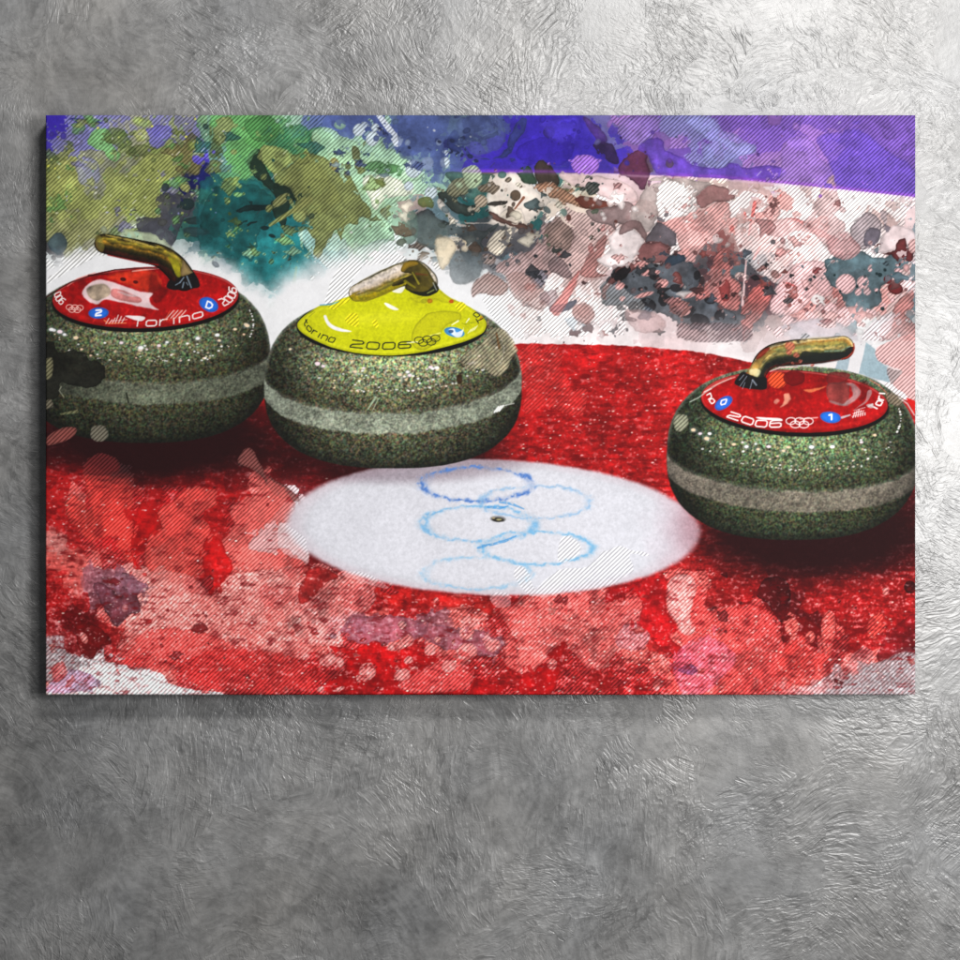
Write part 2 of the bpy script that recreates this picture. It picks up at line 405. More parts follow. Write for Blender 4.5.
# teal pool
blob(B_(0,330,90,320,190,310,240,330,300,380,330,430,300,480,340,520,400,500,420,580,460,640,500,680,470,720,380,720,300,760,240,740,170,700,150,640,0,600), C(18,92,96), .75, 0, tex=.25, wob=2.5)
blob(B_(210,600,290,500,360,520,400,500,410,600,470,650,400,700,300,720,220,740,160,700,150,640), C(26,126,130), .6, 0, tex=.2, wob=2.5)
blob(B_(60,350,150,330,220,340,290,400,300,470,250,520,210,640,180,620,90,560,0,500), C(14,72,72), .6, 0, tex=.2, wob=3)
blob(B_(190,250,210,200,240,200,250,240,300,330,360,350,380,380,420,380,400,420,380,400,350,440,340,510,320,500,280,420,300,390,260,340,220,310), C(26,44,34), .93, 0)
blob(B_(150,440,200,420,280,420,280,435,200,445,160,450), C(16,38,38), .9, 0); blob(B_(150,505,220,488,225,495,160,512), C(16,38,38), .9, 0)
ell(265, 228, 4.5, 2.2, 0, C(16,38,38), .9, 0); ell(272, 236, 3.5, 1.8, .3, C(16,38,38), .9, 0); ell(238, 194.5, 4.5, 2.5, 0, C(120,180,96), .9, 1)
seg(B_(355,640,375,590), [1, 1.6], C(16,60,60), .8); seg(B_(385,670,370,790), [1.2, 2.2], C(60,130,90), .8); seg(B_(300,570,380,520), [1, .8], C(80,190,150), .8)
ell(274, 307, 5, 5, 0, C(120,160,140), .7, 0)
# green
blob(B_(0,60,330,60,320,120,290,150,250,170,200,150,180,170,230,200,200,250,200,310,120,320,60,330,40,290,30,200), C(88,158,84), .6, 1, tex=.2)
blob(B_(180,90,260,60,320,90,310,150,250,170,200,150), C(52,116,50), .75, 1)
blob(B_(330,120,400,100,440,130,440,180,380,230,350,190,300,190), C(44,116,70), .75, 1)
blob(B_(60,80,120,70,130,110,80,180,50,150), C(112,118,60), .8, 1)
# mint pale, hatched
blob(B_(450,130,520,110,560,140,640,170,700,130,740,190,800,210,880,290,880,320,820,330,850,380,780,420,720,440,760,500,780,560,740,570,680,590,640,620,560,560,500,520,420,510,410,600,400,540,440,480,560,400,500,300,470,220), C(146,192,152), .8, 1, tex=.15)
blob(B_(650,310,760,300,860,360,840,380,740,400,700,440,680,400), C(206,206,186), .8, 1)
blob(B_(400,520,560,540,600,600,700,560,760,560,700,600,640,690,600,720,570,790,500,830,500,780,530,700,490,650,430,600), C(170,204,190), .75, 1, tex=.12)
for x, y, a in ((635,120,26), (700,110,17), (690,155,30), (830,170,12), (855,275,38), (910,255,28), (835,345,20), (800,160,14), (955,170,12), (925,370,28), (980,250,22)):
    ell(200 + x / 4, 100 + y / 4, a / 4 * .9, a / 4, .3, C(178,194,204), .95, 1)
seg(B_(715,60,760,120,790,170), [2.6, 3.0, 4.4], C(186,194,204), .9, h=1)
blob(B_(300,180,240,195,235,230,290,290,310,340,370,350,380,420,330,470,300,490,390,450,440,470,430,520,460,560,450,620,480,625,500,580,540,520,560,560,590,500,630,500,640,470,680,470,680,440,640,380,610,310,560,270,510,240,470,215,420,210,390,240,340,270,330,280,360,240), C(108,116,54), .92, 1, tex=.15, wob=2)
blob(B_(240,195,300,180,380,230,340,265,300,240,300,290,260,260), C(150,170,84), .8, 1)
blob(B_(610,190,640,200,645,290,620,260), C(88,92,50), .9, 1); ell(334, 164, 5, 6.5, 0, C(130,120,60), .9, 1); ell(348, 166, 3, 3.6, 0, C(84,92,48), .9, 1)
ell(299.5, 216, 6.5, 6, 0, C(132,140,70), .9, 1); ell(281, 200, 10, 4.5, -.6, C(122,124,64), .9, 1); seg(B_(280,500,440,400), [1.6, 3], C(118,122,58), .9, h=1)
# slate / navy droplets at the top
blob(C_(190,150,220,120,250,160,280,210,350,240,420,200,440,130,470,80,500,70,500,110,470,160,430,220,370,235,280,225,200,200), C(40,52,110), .8, 0)
blob(C_(250,80,290,62,350,65,360,95,310,130,260,120), C(36,46,92), .9, 0); blob(C_(285,160,330,145,385,125,390,140,350,155,300,168), C(34,44,84), .9, 0)
blob(C_(0,60,180,60,260,70,300,140,200,150,170,200,180,290,60,280,40,240,0,220), C(66,84,142), .55, 0, tex=.15)
blob(C_(240,70,380,60,420,140,400,190,320,220,280,200,230,130), C(70,86,140), .55, 0)
for x, y, r in ((110,110,2), (38,190,6), (157,167,7), (137,122,4), (208,163,9), (235,220,12), (200,205,10), (240,160,4), (228,180,4), (280,226,10), (305,243,8)):
    ell(400 + x / 4, 100 + y / 4, r / 3.2, r / 4.4, .4, C(30,38,72) if r > 4.5 else C(200,206,214), .9, 0)
ell(549, 132, 6, 6, 0, C(44,30,120), .9, 0); blob(C_(465,200,520,160,600,150,700,180,650,260,560,250,480,235), C(40,20,150), .6, 0)
blob(C_(560,90,700,70,715,130,680,175,610,160,580,120), C(62,44,190), .7, 0)
ell(585.5, 165, 13.5, 10.5, 0, C(142,86,196), .95, 1)
blob(C_(770,180,830,170,860,200,880,250,850,255,800,225), C(44,26,70), .9, 0); blob(C_(730,72,760,80,830,150,800,180,770,140), C(72,40,120), .8, 0)
blob(D_(235,90,300,62,380,70,400,110,340,165,300,180,250,140), C(118,88,172), .8, 1)
blob(D_(240,260,300,200,350,190,350,250,360,300,330,360,280,310,245,300), C(84,34,62), .88, 0, rim=.4)
blob(D_(310,190,370,150,415,160,420,200,490,230,530,260,640,270,690,250,740,270,860,262,905,290,840,322,640,312,420,300,380,280,350,220), C(88,52,176), .85, 0, tex=.2)
blob(D_(500,80,560,62,620,80,660,140,700,170,780,180,780,210,720,220,680,250,640,275,580,250,570,200,600,170,550,130), C(116,118,186), .75, 1)
blob(E_(260,170,330,150,380,170,390,220,450,270,465,350,400,350,260,330,240,290), C(124,84,176), .7, 1)
blob(E_(390,150,560,120,640,180,780,280,780,380,600,360,470,340,440,250), C(84,52,190), .55, 1)
blob(E_(0,130,60,140,140,190,140,215,60,220,0,190), C(124,124,190), .5, 1)
# cream + dark patches in the centre
blob(C_(380,300,480,290,520,330,560,370,600,400,570,440,540,470,500,490,480,440,430,440,400,470,440,480,420,500,330,490,240,480,200,460,160,400,150,420,200,480,280,490,360,480,350,400,370,340), C(224,210,198), .9, 0, tex=.06)
blob(C_(640,295,760,300,870,320,940,360,950,400,900,415,820,390,740,350,650,320), C(214,184,184), .9, 0, tex=.05)
blob(C_(150,380,200,350,230,330,260,370,230,400,270,420,310,420,300,455,240,455,190,430), C(46,54,50), .93, 0, rim=.4)
blob(C_(180,290,260,290,370,300,380,320,340,360,350,400,300,400,240,360,210,330), C(52,84,76), .8, 0, tex=.3); blob(C_(190,340,240,310,290,330,260,380,200,385), C(108,104,74), .8, 1)
blob(C_(255,275,300,258,328,290,320,340,280,350,255,310), C(150,170,130), .9, 1); ell(481, 201, 6.5, 6.5, 0, C(150,130,108), .95, 1)
blob(C_(350,415,420,402,425,415,370,425), C(46,42,38), .95, 0); ell(515.5, 195.5, 5.5, 5.5, 0, C(88,70,54), .95, 0); seg(C_(460,435,495,390), [.8, 1.4], C(120,64,40), .9)
blob(C_(470,280,500,262,530,280,545,330,500,330,480,310), C(40,66,48), .95, 0, rim=.4); blob(C_(540,260,570,245,610,270,635,330,600,350,550,330), C(56,44,36), .95, 0, rim=.4)
blob(C_(540,340,600,330,660,360,720,395,740,430,700,425,640,400,580,380), C(150,100,72), .93, 1, rim=.35)
blob(C_(700,395,760,385,850,415,850,435,770,435,730,430), C(98,44,34), .95, 0, rim=.35)
blob(C_(740,440,800,430,860,420,900,400,940,440,960,520,920,510,860,490,880,540,840,500,790,490,760,470), C(126,102,102), .92, 0, rim=.35)
blob(C_(355,445,380,450,430,480,510,500,545,545,520,545,470,515,420,495,370,475), C(92,60,52), .95, 0, rim=.4)
blob(C_(170,545,140,590,150,630,170,680,190,660,210,620,225,600,210,560), C(212,196,168), .95, 0, tex=.06)
blob(C_(255,548,295,545,290,580,275,600,262,580), C(214,194,160), .95, 0); blob(C_(380,530,440,510,440,560,400,620,350,590), C(204,190,168), .9, 1)
blob(C_(60,460,120,440,150,480,240,490,330,520,390,490,380,520,330,560,340,600,280,610,260,560,240,545,200,540,170,540,140,600,100,580,40,520), C(58,66,68), .9, 0, tex=.2, wob=2)
blob(C_(200,620,260,600,330,620,330,680,300,720,240,740,200,700), C(70,80,86), .75, 0, tex=.15, soft=3)
blob(C_(10,460,60,450,70,520,50,570,10,560), C(86,120,104), .7, 0); blob(C_(70,400,120,390,130,430,80,430), C(90,100,40), .8, 0)
# hatched rosy mass
blob(C_(590,490,640,480,690,520,700,570,660,620,620,640,690,700,680,720,610,690,590,720,560,780,500,800,450,760,420,700,380,680,420,640,520,600,560,540,570,500), C(150,116,114), .88, 1, tex=.2, wob=2)
blob(C_(290,740,330,700,380,700,430,740,400,780,320,775,290,790), C(134,102,96), .9, 1); ell(488, 259, 8, 5.5, .1, C(124,104,98), .95, 1, rim=.4)
blob(C_(580,570,590,500,650,490,690,530,680,600,640,590), C(110,86,78), .85, 1); blob(C_(600,640,640,630,690,700,650,710,600,680), C(112,88,90), .85, 1)
blob(C_(720,690,750,620,780,580,820,540,830,560,800,640,790,690,830,700,780,710,740,710), C(150,92,88), .92, 1); ell(590.5, 248, 2.6, 5, 0, C(160,90,88), .9, 1)
blob(C_(520,690,580,680,590,720,560,750,530,730), C(86,84,96), .85, 1); blob(C_(640,790,700,700,720,690,690,770,640,860,600,840), C(190,104,100), .85, 1)
blob(C_(600,830,640,820,700,800,700,820,650,850,610,850), C(76,76,88), .85, 0); ell(584, 312, 7, 6.5, 0, C(170,130,126), .95, 0, rim=.6); blob(C_(660,880,700,870,740,900,700,930), C(150,180,196), .8, 0)
blob(C_(450,150,450,150,460,160), C(0,0,0), 0); blob(C_(320,790,420,760,480,800,560,860,560,920,480,960,380,880), C(196,176,172), .7, 1)
blob(C_(430,820,455,820,460,860,445,865), C(170,90,84), .8, 1)
# dark knot in the middle right
blob(D_(170,740,240,660,330,640,400,660,440,620,500,620,530,660,560,680,560,760,620,780,640,820,700,840,720,900,620,920,480,910,420,860,300,850,260,820,180,820), C(60,66,74), .93, 0, tex=.35, wob=2.5, rim=.4)
blob(D_(340,560,390,490,440,510,465,560,440,590,360,580), C(84,76,84), .93, 0, rim=.4)
blob(D_(320,580,400,570,440,600,420,650,360,650,310,630), C(122,70,70), .93, 0, rim=.4); blob(D_(420,640,460,615,510,625,500,645,430,665), C(42,56,72), .95, 0)
blob(D_(240,660,300,640,330,660,260,700,190,760,180,800,170,760), C(106,58,56), .9, 0, rim=.5); blob(D_(215,700,270,660,275,690,235,730), C(24,22,26), .95, 0)
for x, y, a, b in ((378,705,22,16), (322,757,10,8), (465,752,24,16), (548,700,14,20), (295,828,22,22), (352,820,34,26), (240,830,14,12), (415,800,20,26), (500,850,30,22), (600,800,24,16), (560,880,40,26), (640,860,22,24)):
    ell(560 + x / 4, 100 + y / 4, a / 4, b / 4, .2, C(26,24,28), .85, 0, wob=1)
for x, y, a, b in ((410,735,24,18), (335,780,40,9), (460,805,26,13), (500,850,22,12), (520,780,30,10), (240,745,20,14), (250,795,12,10), (330,655,34,12), (355,690,30,12), (385,690,16,8)):
    ell(560 + x / 4, 100 + y / 4, a / 4, b / 4, -.3, C(206,132,128), .9, 1)
blob(D_(400,440,480,420,560,440,640,400,680,430,680,490,620,540,560,600,530,650,480,600,460,540,400,480), C(206,138,134), .8, 1, tex=.2)
blob(D_(380,390,400,340,450,318,500,345,550,400,540,440,460,470,400,480), C(230,222,220), .9, 1)
blob(D_(545,400,560,350,600,335,660,350,705,385,680,410,620,405,570,430), C(150,98,98), .9, 0, rim=.4)
blob(D_(330,370,370,310,440,310,520,320,600,330,580,350,540,390,500,350,450,320,400,340,385,390,390,460,350,530,300,500,280,450), C(168,152,148), .85, 0)
blob(D_(200,540,260,505,330,550,320,600,260,660,190,670,150,640,200,600), C(226,212,212), .9, 0)
blob(D_(240,540,250,500,300,480,340,520,340,570,300,520), C(130,98,98), .9, 0)
blob(D_(620,620,650,595,678,620,680,700,720,740,720,830,660,830,600,790,540,800,560,720,600,680), C(196,96,90), .75, 1, tex=.3, rim=.4)
blob(D_(730,830,780,750,830,740,840,800,800,870,740,960,730,900), C(180,74,68), .75, 1, tex=.3); blob(D_(635,750,660,720,680,740,680,800,650,800), C(140,50,50), .9, 0)
seg(D_(755,540,780,410), [1, 2], C(206,84,80), .9, h=1); seg(D_(775,635,800,590), [1, 1.4], C(206,84,80), .9); seg(D_(730,820,745,640), [1.4, .8], C(220,180,180), .9); ell(778.5, 276, 4, 2, -.7, C(200,60,56), .95); ell(786, 285, 6, 2.6, 0, C(180,74,70), .95)
blob(D_(835,500,880,475,940,470,1000,500,1080,540,1070,560,960,520,900,545,850,540), C(214,110,108), .85, 1)
blob(E_(340,480,420,340,450,300,465,350,485,430,450,450,500,500,470,560,440,600,380,540,340,510), C(176,136,136), .75, 1)
blob(E_(600,0,610,0,605,10), C(0,0,0), 0)
blob(E_(60,520,180,470,300,480,400,560,440,620,400,680,300,740,200,720,100,640), C(226,212,212), .55, 1)
blob(E_(250,700,350,640,440,660,455,740,440,790,380,780,340,820,280,860,200,840), C(206,156,158), .8, 1, tex=.2)
# teal and wine area at right
blob(E_(420,640,470,620,560,610,640,630,700,600,730,560,780,560,780,600,740,660,700,700,640,760,640,820,560,860,540,940,470,940,520,860,480,780,440,740), C(70,98,108), .92, 0, tex=.25, wob=2.5, rim=.35)
blob(E_(525,500,580,450,640,480,640,540,600,590,560,600,520,560), C(150,132,138), .9, 1, rim=.4); blob(E_(575,530,620,510,645,530,620,580,575,580), C(96,88,102), .9, 0)
blob(E_(640,560,680,510,720,500,780,530,780,600,740,580,700,600,600,610,640,590), C(218,196,198), .93, 0)
blob(E_(430,560,500,530,560,600,500,640,440,610), C(178,120,122), .8, 1)
blob(E_(650,610,700,600,710,570,740,555,750,590,775,600,770,640,730,640,720,660,690,620), C(96,30,32), .95, 0, rim=.5); ell(913, 246, 5, 7, 0, C(190,140,138), .9, 1)
ell(888, 279.5, 4.4, 4.2, 0, C(122,20,22), .95, 0, rim=.5); ell(895.5, 288.5, 7.8, 6, .3, C(104,22,24), .95, 0, rim=.5)
for x, y, a, b in ((503,735,40,40), (572,730,24,26), (553,768,13,16), (495,870,34,42), (440,840,28,30), (600,680,9,8), (415,745,26,30), (470,600,10,10), (545,840,12,34), (600,850,40,12), (625,760,8,8), (713,683,16,11), (690,800,10,10), (655,820,12,8), (540,940,8,8), (360,860,22,16), (270,880,24,20), (187,913,12,14), (240,930,26,24)):
    ell(720 + x / 4, 100 + y / 4, a / 4, b / 4, .3, C(208,156,158), .93, 1)
for x, y, a in ((660,680,7), (640,700,9), (627,695,6), (590,757,5), (548,745,6), (458,700,5), (480,765,5), (345,755,8), (390,828,8), (650,835,9), (377,707,7), (625,770,5)):
    ell(720 + x / 4, 100 + y / 4, a / 4, a / 4, 0, C(20,40,44), .95, 0)
blob(E_(700,820,760,760,775,780,770,830,740,850,780,900,780,960,700,960,640,960,640,900,680,870), C(172,96,92), .85, 1, tex=.25, rim=.4)
blob(E_(570,960,600,900,650,860,700,850,680,920,640,960), C(206,190,196), .7, 1)
blob(E_(290,890,420,870,500,910,560,960,480,960,300,960,270,940), C(160,156,168), .85, 0, tex=.06, soft=2)
blob(E_(280,750,260,730,300,745), C(190,60,60), .8)
r9 = np.random.RandomState(15)
splashes(90, (520, 250, 800, 335), [(46,48,54),(74,42,44),(128,58,54),(60,70,84),(150,88,84),(28,26,30)], 61, 2, 7, .35)
splashes(60, (600, 180, 916, 330), [(150,92,92),(206,140,136),(120,70,70),(226,214,212),(176,110,108)], 62, 2, 9, .7, alpha=.8)
splashes(60, (400, 175, 600, 270), [(44,52,48),(76,60,50),(90,104,84),(206,196,176),(110,92,72),(60,80,84)], 63, 1.5, 7, .4)
splashes(46, (770, 240, 916, 340), [(66,92,104),(206,150,150),(110,34,36),(190,140,142),(40,56,64)], 64, 1.5, 6, .5)
splashes(90, (47, 118, 240, 235), [(96,110,44),(70,90,40),(136,160,70),(80,140,60),(104,100,150),(160,170,80)], 65, 2, 9, .96, alpha=.7)
splashes(70, (200, 118, 400, 260), [(60,120,56),(120,160,80),(24,84,80),(96,104,46),(140,190,140),(40,60,40)], 66, 1.5, 8, .7, alpha=.75)
splashes(40, (330, 118, 460, 175), [(44,58,110),(150,180,196),(60,96,120),(30,36,70)], 67, 1.5, 5, .4, alpha=.8)
for _ in range(160):                                                # blurred lights of the crowd
    x, y = r9.uniform(46, 235), r9.uniform(117, 215); ell(x, y, r9.uniform(.5, 1.6), r9.uniform(.5, 1.2), 0, [C(190,200,90), C(150,150,220), C(90,150,90), C(210,210,190)][r9.randint(4)], r9.uniform(.3, .8), wob=.2, soft=.8, rim=0)
# violet barrier: darker ridge and magenta lower edge
edge = np.exp(-((GY - band_y + 1.2) / 1.8) ** 2) * sm(440, 500, GX) * (1 - .75 * sm(500, 640, GX) * sm(700, 640, GX))
over((slice(None), slice(None)), edge * .55, C(150,60,210))
over((slice(None), slice(None)), np.exp(-((GY - band_y - 1.5) / 1.2) ** 2) * sm(520, 600, GX) * .25, C(240,200,240))
# fine scratches and specks in the wet ink
fragments(116, 345, 7, 12, .10, 4, .8)
r9 = np.random.RandomState(5)
for _ in range(750):                                  # spray: tiny round drops of a nearby colour
    x = r9.uniform(47, 914); y = r9.uniform(117, 338)
    bx_, by_ = np.clip(x + r9.normal() * 16, 47, 914), np.clip(y + r9.normal() * 12, 117, 340)
    lim = np.interp(x, [340, 440, 600, 720, 800, 916], [170, 172, 173, 178, 185, 197])
    if x > 440 and (by_ < lim) != (y < lim): continue
    i, j = int((by_ - CY0) * S), int((bx_ - CX0) * S); R = .6 + 3.6 * r9.rand() ** 3
    ell(x, y, R * r9.uniform(.7, 1.3), R * r9.uniform(.7, 1.1), r9.uniform(0, 3), col[i, j].copy(), .85, hat[i, j], wob=R * .15, rim=.25)
col *= (1 + .26 * F10 + .16 * F40)[..., None]
rr = np.random.RandomState(77)
for _ in range(60):
    x = rr.uniform(46, 915); y = rr.uniform(116, 340); L = rr.uniform(2, 7)
    seg([(x, y), (x + L * .7, y - L * .75)], rr.uniform(.2, .5), rr.choice([0.9, 0.85, .2]) * np.ones(3), .5)

lum_ = col.mean(-1, keepdims=True); col = col * .86 + lum_ * .14
# ---------------------------------------------------------------- white vapour round the stones
def capdist(x, y, a, b): return np.sqrt(((GX - x) / a) ** 2 + ((GY - y) / b) ** 2)
wob = W1 * .3
g2 = np.maximum(sm(1.36, .98, capdist(384, 352, 124, 84) + wob * .6), sm(1.7, .8, capdist(448, 318, 58, 40) + wob * .6) * .8)
g1 = sm(1.30, 1.0, capdist(128, 345, 148, 82) + wob * .8)
g3 = sm(1.5, .95, capdist(796, 420, 146, 86) + wob)
gm = sm(28, 0, np.abs(GY - 322 - (GX > 520) * (GX - 520) * .05)) * sm(505, 540, GX) * sm(735, 660, GX) * .65
g = np.clip(np.maximum.reduce([g2 * 1.05, g1 * 1.0, g3 * .6, gm * .6]), 0, 1)
tone = (C(226,226,228) + (C(220,210,212) - C(226,226,228)) * sm(500, 560, GX)[..., None]) * (1 + .05 * F10[..., None])
over((slice(None), slice(None)), g * sm(450, 380, GY), tone)
# hatching stays over part of the vapour
hat *= 1 - sm(.75, .98, g) * (1 - sm(0, .5, hat * sm(480, 500, GX)))
for P in (B_(500,830,520,740,560,660,640,600,740,560,700,620,640,660,720,650,760,660,700,650,640,680,600,750,580,800), C_(480,760,600,740,700,760,800,720,960,800,960,860,800,880,640,930,540,940,470,900,430,860,330,800),
          A_(190,720,300,630,390,590,350,640,260,690,200,730)):
    w, m, sd = polymask(P, 2); over(w, m * .22, C(226,224,222)); over(w, m, None, 1)
for x, y, a, b, c in ((116,152.5,0,0,0),):
    pass
seg(A_(560,560,860,700), [1.5, .5], C(200,210,205), .0)
ell(215.5, 264.5, 4.4, 2.6, .5, C(120,128,136), .85, 0); ell(196, 231, 14, 4, .1, C(36,58,62), .5, 0)

for P, c, a, h in ((C_(290,740,330,700,380,700,430,740,400,780,320,775,290,790), (134,104,98), .7, 1), (C_(420,700,500,690,560,740,600,800,560,840,500,810,450,780), (150,116,112), .6, 1),
                   (C_(200,620,260,600,330,620,330,680,300,720,240,740,200,700), (84,94,98), .55, 0), (C_(40,480,120,460,200,520,180,600,120,590,60,560), (92,106,104), .5, 0),
                   (C_(600,830,640,820,700,800,700,820,650,850,610,850), (80,80,92), .7, 0), (C_(560,780,620,760,640,800,600,830), (120,96,100), .6, 1), (C_(690,830,740,810,780,850,750,900,700,880), (160,116,112), .7, 1),
                   (C_(640,790,700,700,720,690,690,770,640,860,600,840), (190,110,106), .6, 1), (D_(260,850,340,840,420,880,400,930,300,920), (186,150,150), .5, 0), (D_(480,900,620,890,740,900,760,960,500,960), (110,84,88), .55, 1),
                   (C_(140,560,170,545,210,560,225,600,200,640,170,680,150,630), (212,198,172), .8, 0)):
    blob(P, C(*c), a, h, wob=1.5, soft=1.0)
# ---------------------------------------------------------------- the ice
ic, ih, tabI, htI = chart(ICE, ICEP, 340, 9, 9)
far = np.interp(GX, [46, 264, 400, 520, 600, 650, 700, 750, 800, 880, 916], [396, 398, 360, 343.5, 344.5, 347, 352, 362, 372, 392, 403])
isice = sm(-.7, .7, GY - far + w2 * 2)
streak = (1 + .6 * FS + .28 * F10 + .45 * F40 + .25 * F2b)
icc = np.clip(ic * streak[..., None], 0, 1)
k = isice[..., None]; col = col * (1 - k) + icc * k; hat = hat * (1 - isice) + ih * isice
full = (slice(None), slice(None))
over(full, isice * np.clip(F2c * 2.0 + FS * 1.5 - .45, 0, 1) * .5, C(240,190,190))
over(full, isice * np.clip(-F10 * 2.2 - FS * 1.5 - .22, 0, 1) * .7, C(96,6,10))
I_ = lambda *f: Z(30, 440, 3.4286, f)
J_ = lambda *f: Z(280, 520, 3.4286, f)
K_ = lambda *f: Z(520, 520, 4, f)
L_ = lambda *f: Z(700, 520, 3.692, f)
G_ = lambda *f: Z(250, 240, 3.4286, f)
rd = C(196,20,22)
blob(I_(180,110,200,70,260,60,330,90,360,190,340,260,360,320,360,420,330,410,280,330,200,340,130,260,125,200,160,190,210,240), C(206,52,44), .75, 1, tex=.3, wob=2.5)
blob(I_(430,300,440,240,500,200,550,160,640,180,630,230,560,270,620,300,590,420,600,450,540,470,420,450,390,400), C(212,66,58), .75, 1, tex=.3, wob=2.5)
blob(I_(640,370,690,310,690,230,740,200,820,180,900,200,920,260,940,330,960,420,860,440,700,450,690,400), C(214,84,78), .8, 1, tex=.3, wob=2.5)
blob(I_(740,370,800,290,850,240,905,215,960,400,940,420,880,370,800,390), C(214,178,180), .7, 1, wob=3)
blob(I_(715,80,740,35,780,70,800,110,880,160,930,210,840,190,790,120,750,80,730,90), C(120,60,56), .9, 1, wob=1)
blob(G_(0,720,40,800,110,840,150,900,150,960,0,960,10,880,60,830,20,770), C(206,84,78), .7, 1, wob=1.5)
blob(I_(350,310,380,210,440,250,450,300,420,330,360,400,380,440,350,430), rd * .9, .8, 0, tex=.35, wob=2.5)
blob(I_(590,440,600,340,640,330,680,400,700,440,650,500,630,535,600,490), rd, .9, 0, tex=.4, wob=2)
blob(I_(215,500,260,495,310,540,320,490,290,450,340,460,400,490,370,530,380,590,340,600,300,640,270,600), C(104,52,64), .9, 0, tex=.4, wob=1.5, rim=.4)
blob(I_(300,530,290,460,340,465,400,490,395,520), C(140,90,106), .8, 0, tex=.3)
blob(I_(155,630,220,630,270,670,275,700,240,710,210,755,170,720,160,670), C(112,14,16), .93, 0, tex=.4, wob=1.5); ell(84, 638, 3.4, 6, -.4, C(214,110,104), .9, 1); ell(125, 608, 3, 4, 0, C(204,120,124), .9)
for a, b in (((52,700,130,730,180,770,100,830,52,820), C(150,132,136)), ((180,770,260,760,380,800,520,850,640,870,60,875,100,830), C(230,222,224))):
    blob(I_(*a), b, .92, 1, tex=.06, wob=1.2)
blob(I_(52,850,120,790,200,800,240,840,180,860,100,870), C(190,140,176), .8, 1, tex=.4); blob(I_(70,780,110,760,130,800,90,830), C(206,80,80), .8, 1)
blob(I_(420,450,560,470,640,540,780,480,900,430,960,560,960,740,800,720,640,720,500,760,420,760,300,700,400,560), C(224,122,116), .6, 1, tex=.2, wob=3)
blob(I_(380,660,520,640,700,700,900,740,960,860,640,860,480,800,300,760), C(216,50,48), .6, 1, tex=.3, wob=3)
blob(J_(205,370,260,335,400,330,480,350,600,370,760,400,780,440,720,470,640,450,560,440,480,400,430,400,380,420,300,430,240,410), C(148,82,96), .85, 0, tex=.45, wob=2.5)
blob(J_(170,430,260,440,320,420,380,440,460,440,500,460,600,470,600,510,680,540,760,560,760,595,560,600,180,600,160,560,220,520,210,470), C(182,14,18), .85, 0, tex=.4, wob=2)
blob(J_(510,500,600,450,640,480,620,500,660,540,640,580,560,590,440,590,400,560,460,530), C(214,70,68), .8, 1, wob=2)
blob(J_(40,300,120,150,210,190,330,230,300,310,240,330,200,390,130,430,60,400), C(214,120,116), .6, 1, tex=.5); blob(J_(60,250,110,160,200,190,150,220,110,270,70,290), C(178,26,26), .8, 0, tex=.5)
blob(J_(320,240,420,235,600,260,700,270,780,290,740,330,640,300,560,300,400,300), C(194,28,26), .8, 0, tex=.45)
blob(J_(760,300,960,270,960,430,900,480,840,530,780,500,760,440,790,380), C(214,84,80), .8, 1, tex=.3)
for x, y, a, b in ((405,432,36,14), (435,415,24,20), (515,445,20,18), (440,480,15,12), (300,518,27,30), (420,530,28,20), (640,385,26,26), (640,345,18,14), (640,450,36,28), (730,430,26,22), (540,410,12,9), (535,275,10,10), (932,495,17,20), (665,360,9,9), (690,375,8,8), (460,510,14,9), (165,480,30,20), (140,580,14,10), (205,580,18,8), (270,545,8,14), (350,580,7,5), (625,295,7,6), (205,490,12,14), (580,500,26,20), (240,400,0.1,0.1)):
    if a > 1: ell(280 + x / 3.4286, 520 + y / 3.4286, a / 3.4, b / 3.4, -.3, C(222,128,124), .92, 1, wob=1)
droplets(170, 300, 700, 600, 690, tabI, htI, 340, .6, 3.6, 31, flip=.5)
droplets(90, 700, 915, 590, 690, tabI, htI, 340, .5, 2.4, 32, flip=.5)
droplets(120, 46, 300, 470, 690, tabI, htI, 340, .5, 2.0, 33, flip=.3)
blob(K_(0,300,200,290,350,280,340,330,480,310,490,400,400,430,380,480,400,500,360,560,350,590,280,600,180,500,150,500,100,560,0,620), C(214,90,86), .8, 1, tex=.35, wob=2)
blob(K_(0,620,60,600,130,520,180,490,170,560,150,640,120,700,0,700), C(184,14,18), .92, 0, tex=.25); ell(552, 664, 5, 5.4, 0, C(214,110,106), .95, 1)
blob(K_(340,320,360,280,460,250,560,220,600,260,580,350,630,430,600,470,660,520,600,540,500,460,480,400,480,310,400,300,370,330), C(182,18,24), .9, 0, tex=.35, wob=1.5)
blob(K_(580,300,600,230,650,210,710,240,745,300,750,350,860,340,900,350,950,310,990,360,1050,440,1060,560,1060,700,620,700,600,640,660,600,680,560,640,480,620,420,590,370), C(218,62,60), .9, 1, tex=.4, wob=1.5)
blob(K_(585,300,600,240,650,215,700,240,700,300,680,380,700,440,660,460,620,410,590,360), C(232,150,146), .9, 1, tex=.25)
blob(K_(380,470,440,420,500,430,520,470,480,520,400,510), C(196,110,116), .85, 1); blob(K_(630,600,680,575,710,600,700,620), C(76,20,50), .9, 0)
blob(K_(620,560,700,470,800,480,860,560,800,640,720,690,640,680), C(206,110,160), .35, 1, tex=.6, wob=3)
blob(L_(210,280,230,230,280,205,325,230,335,300,330,360,300,380,250,310), C(78,10,14), .85, 0, tex=.4, rim=.5); blob(L_(75,200,100,195,100,220), C(60,8,10), .8, 0)
blob(L_(300,380,360,350,450,400,450,460,400,470,310,450), C(120,10,14), .8, 0, tex=.4); ell(792, 627, 7, 9, 0, C(220,92,84), .95, 1); ell(810.5, 637, 4.6, 6, 0, C(220,92,84), .95, 1)
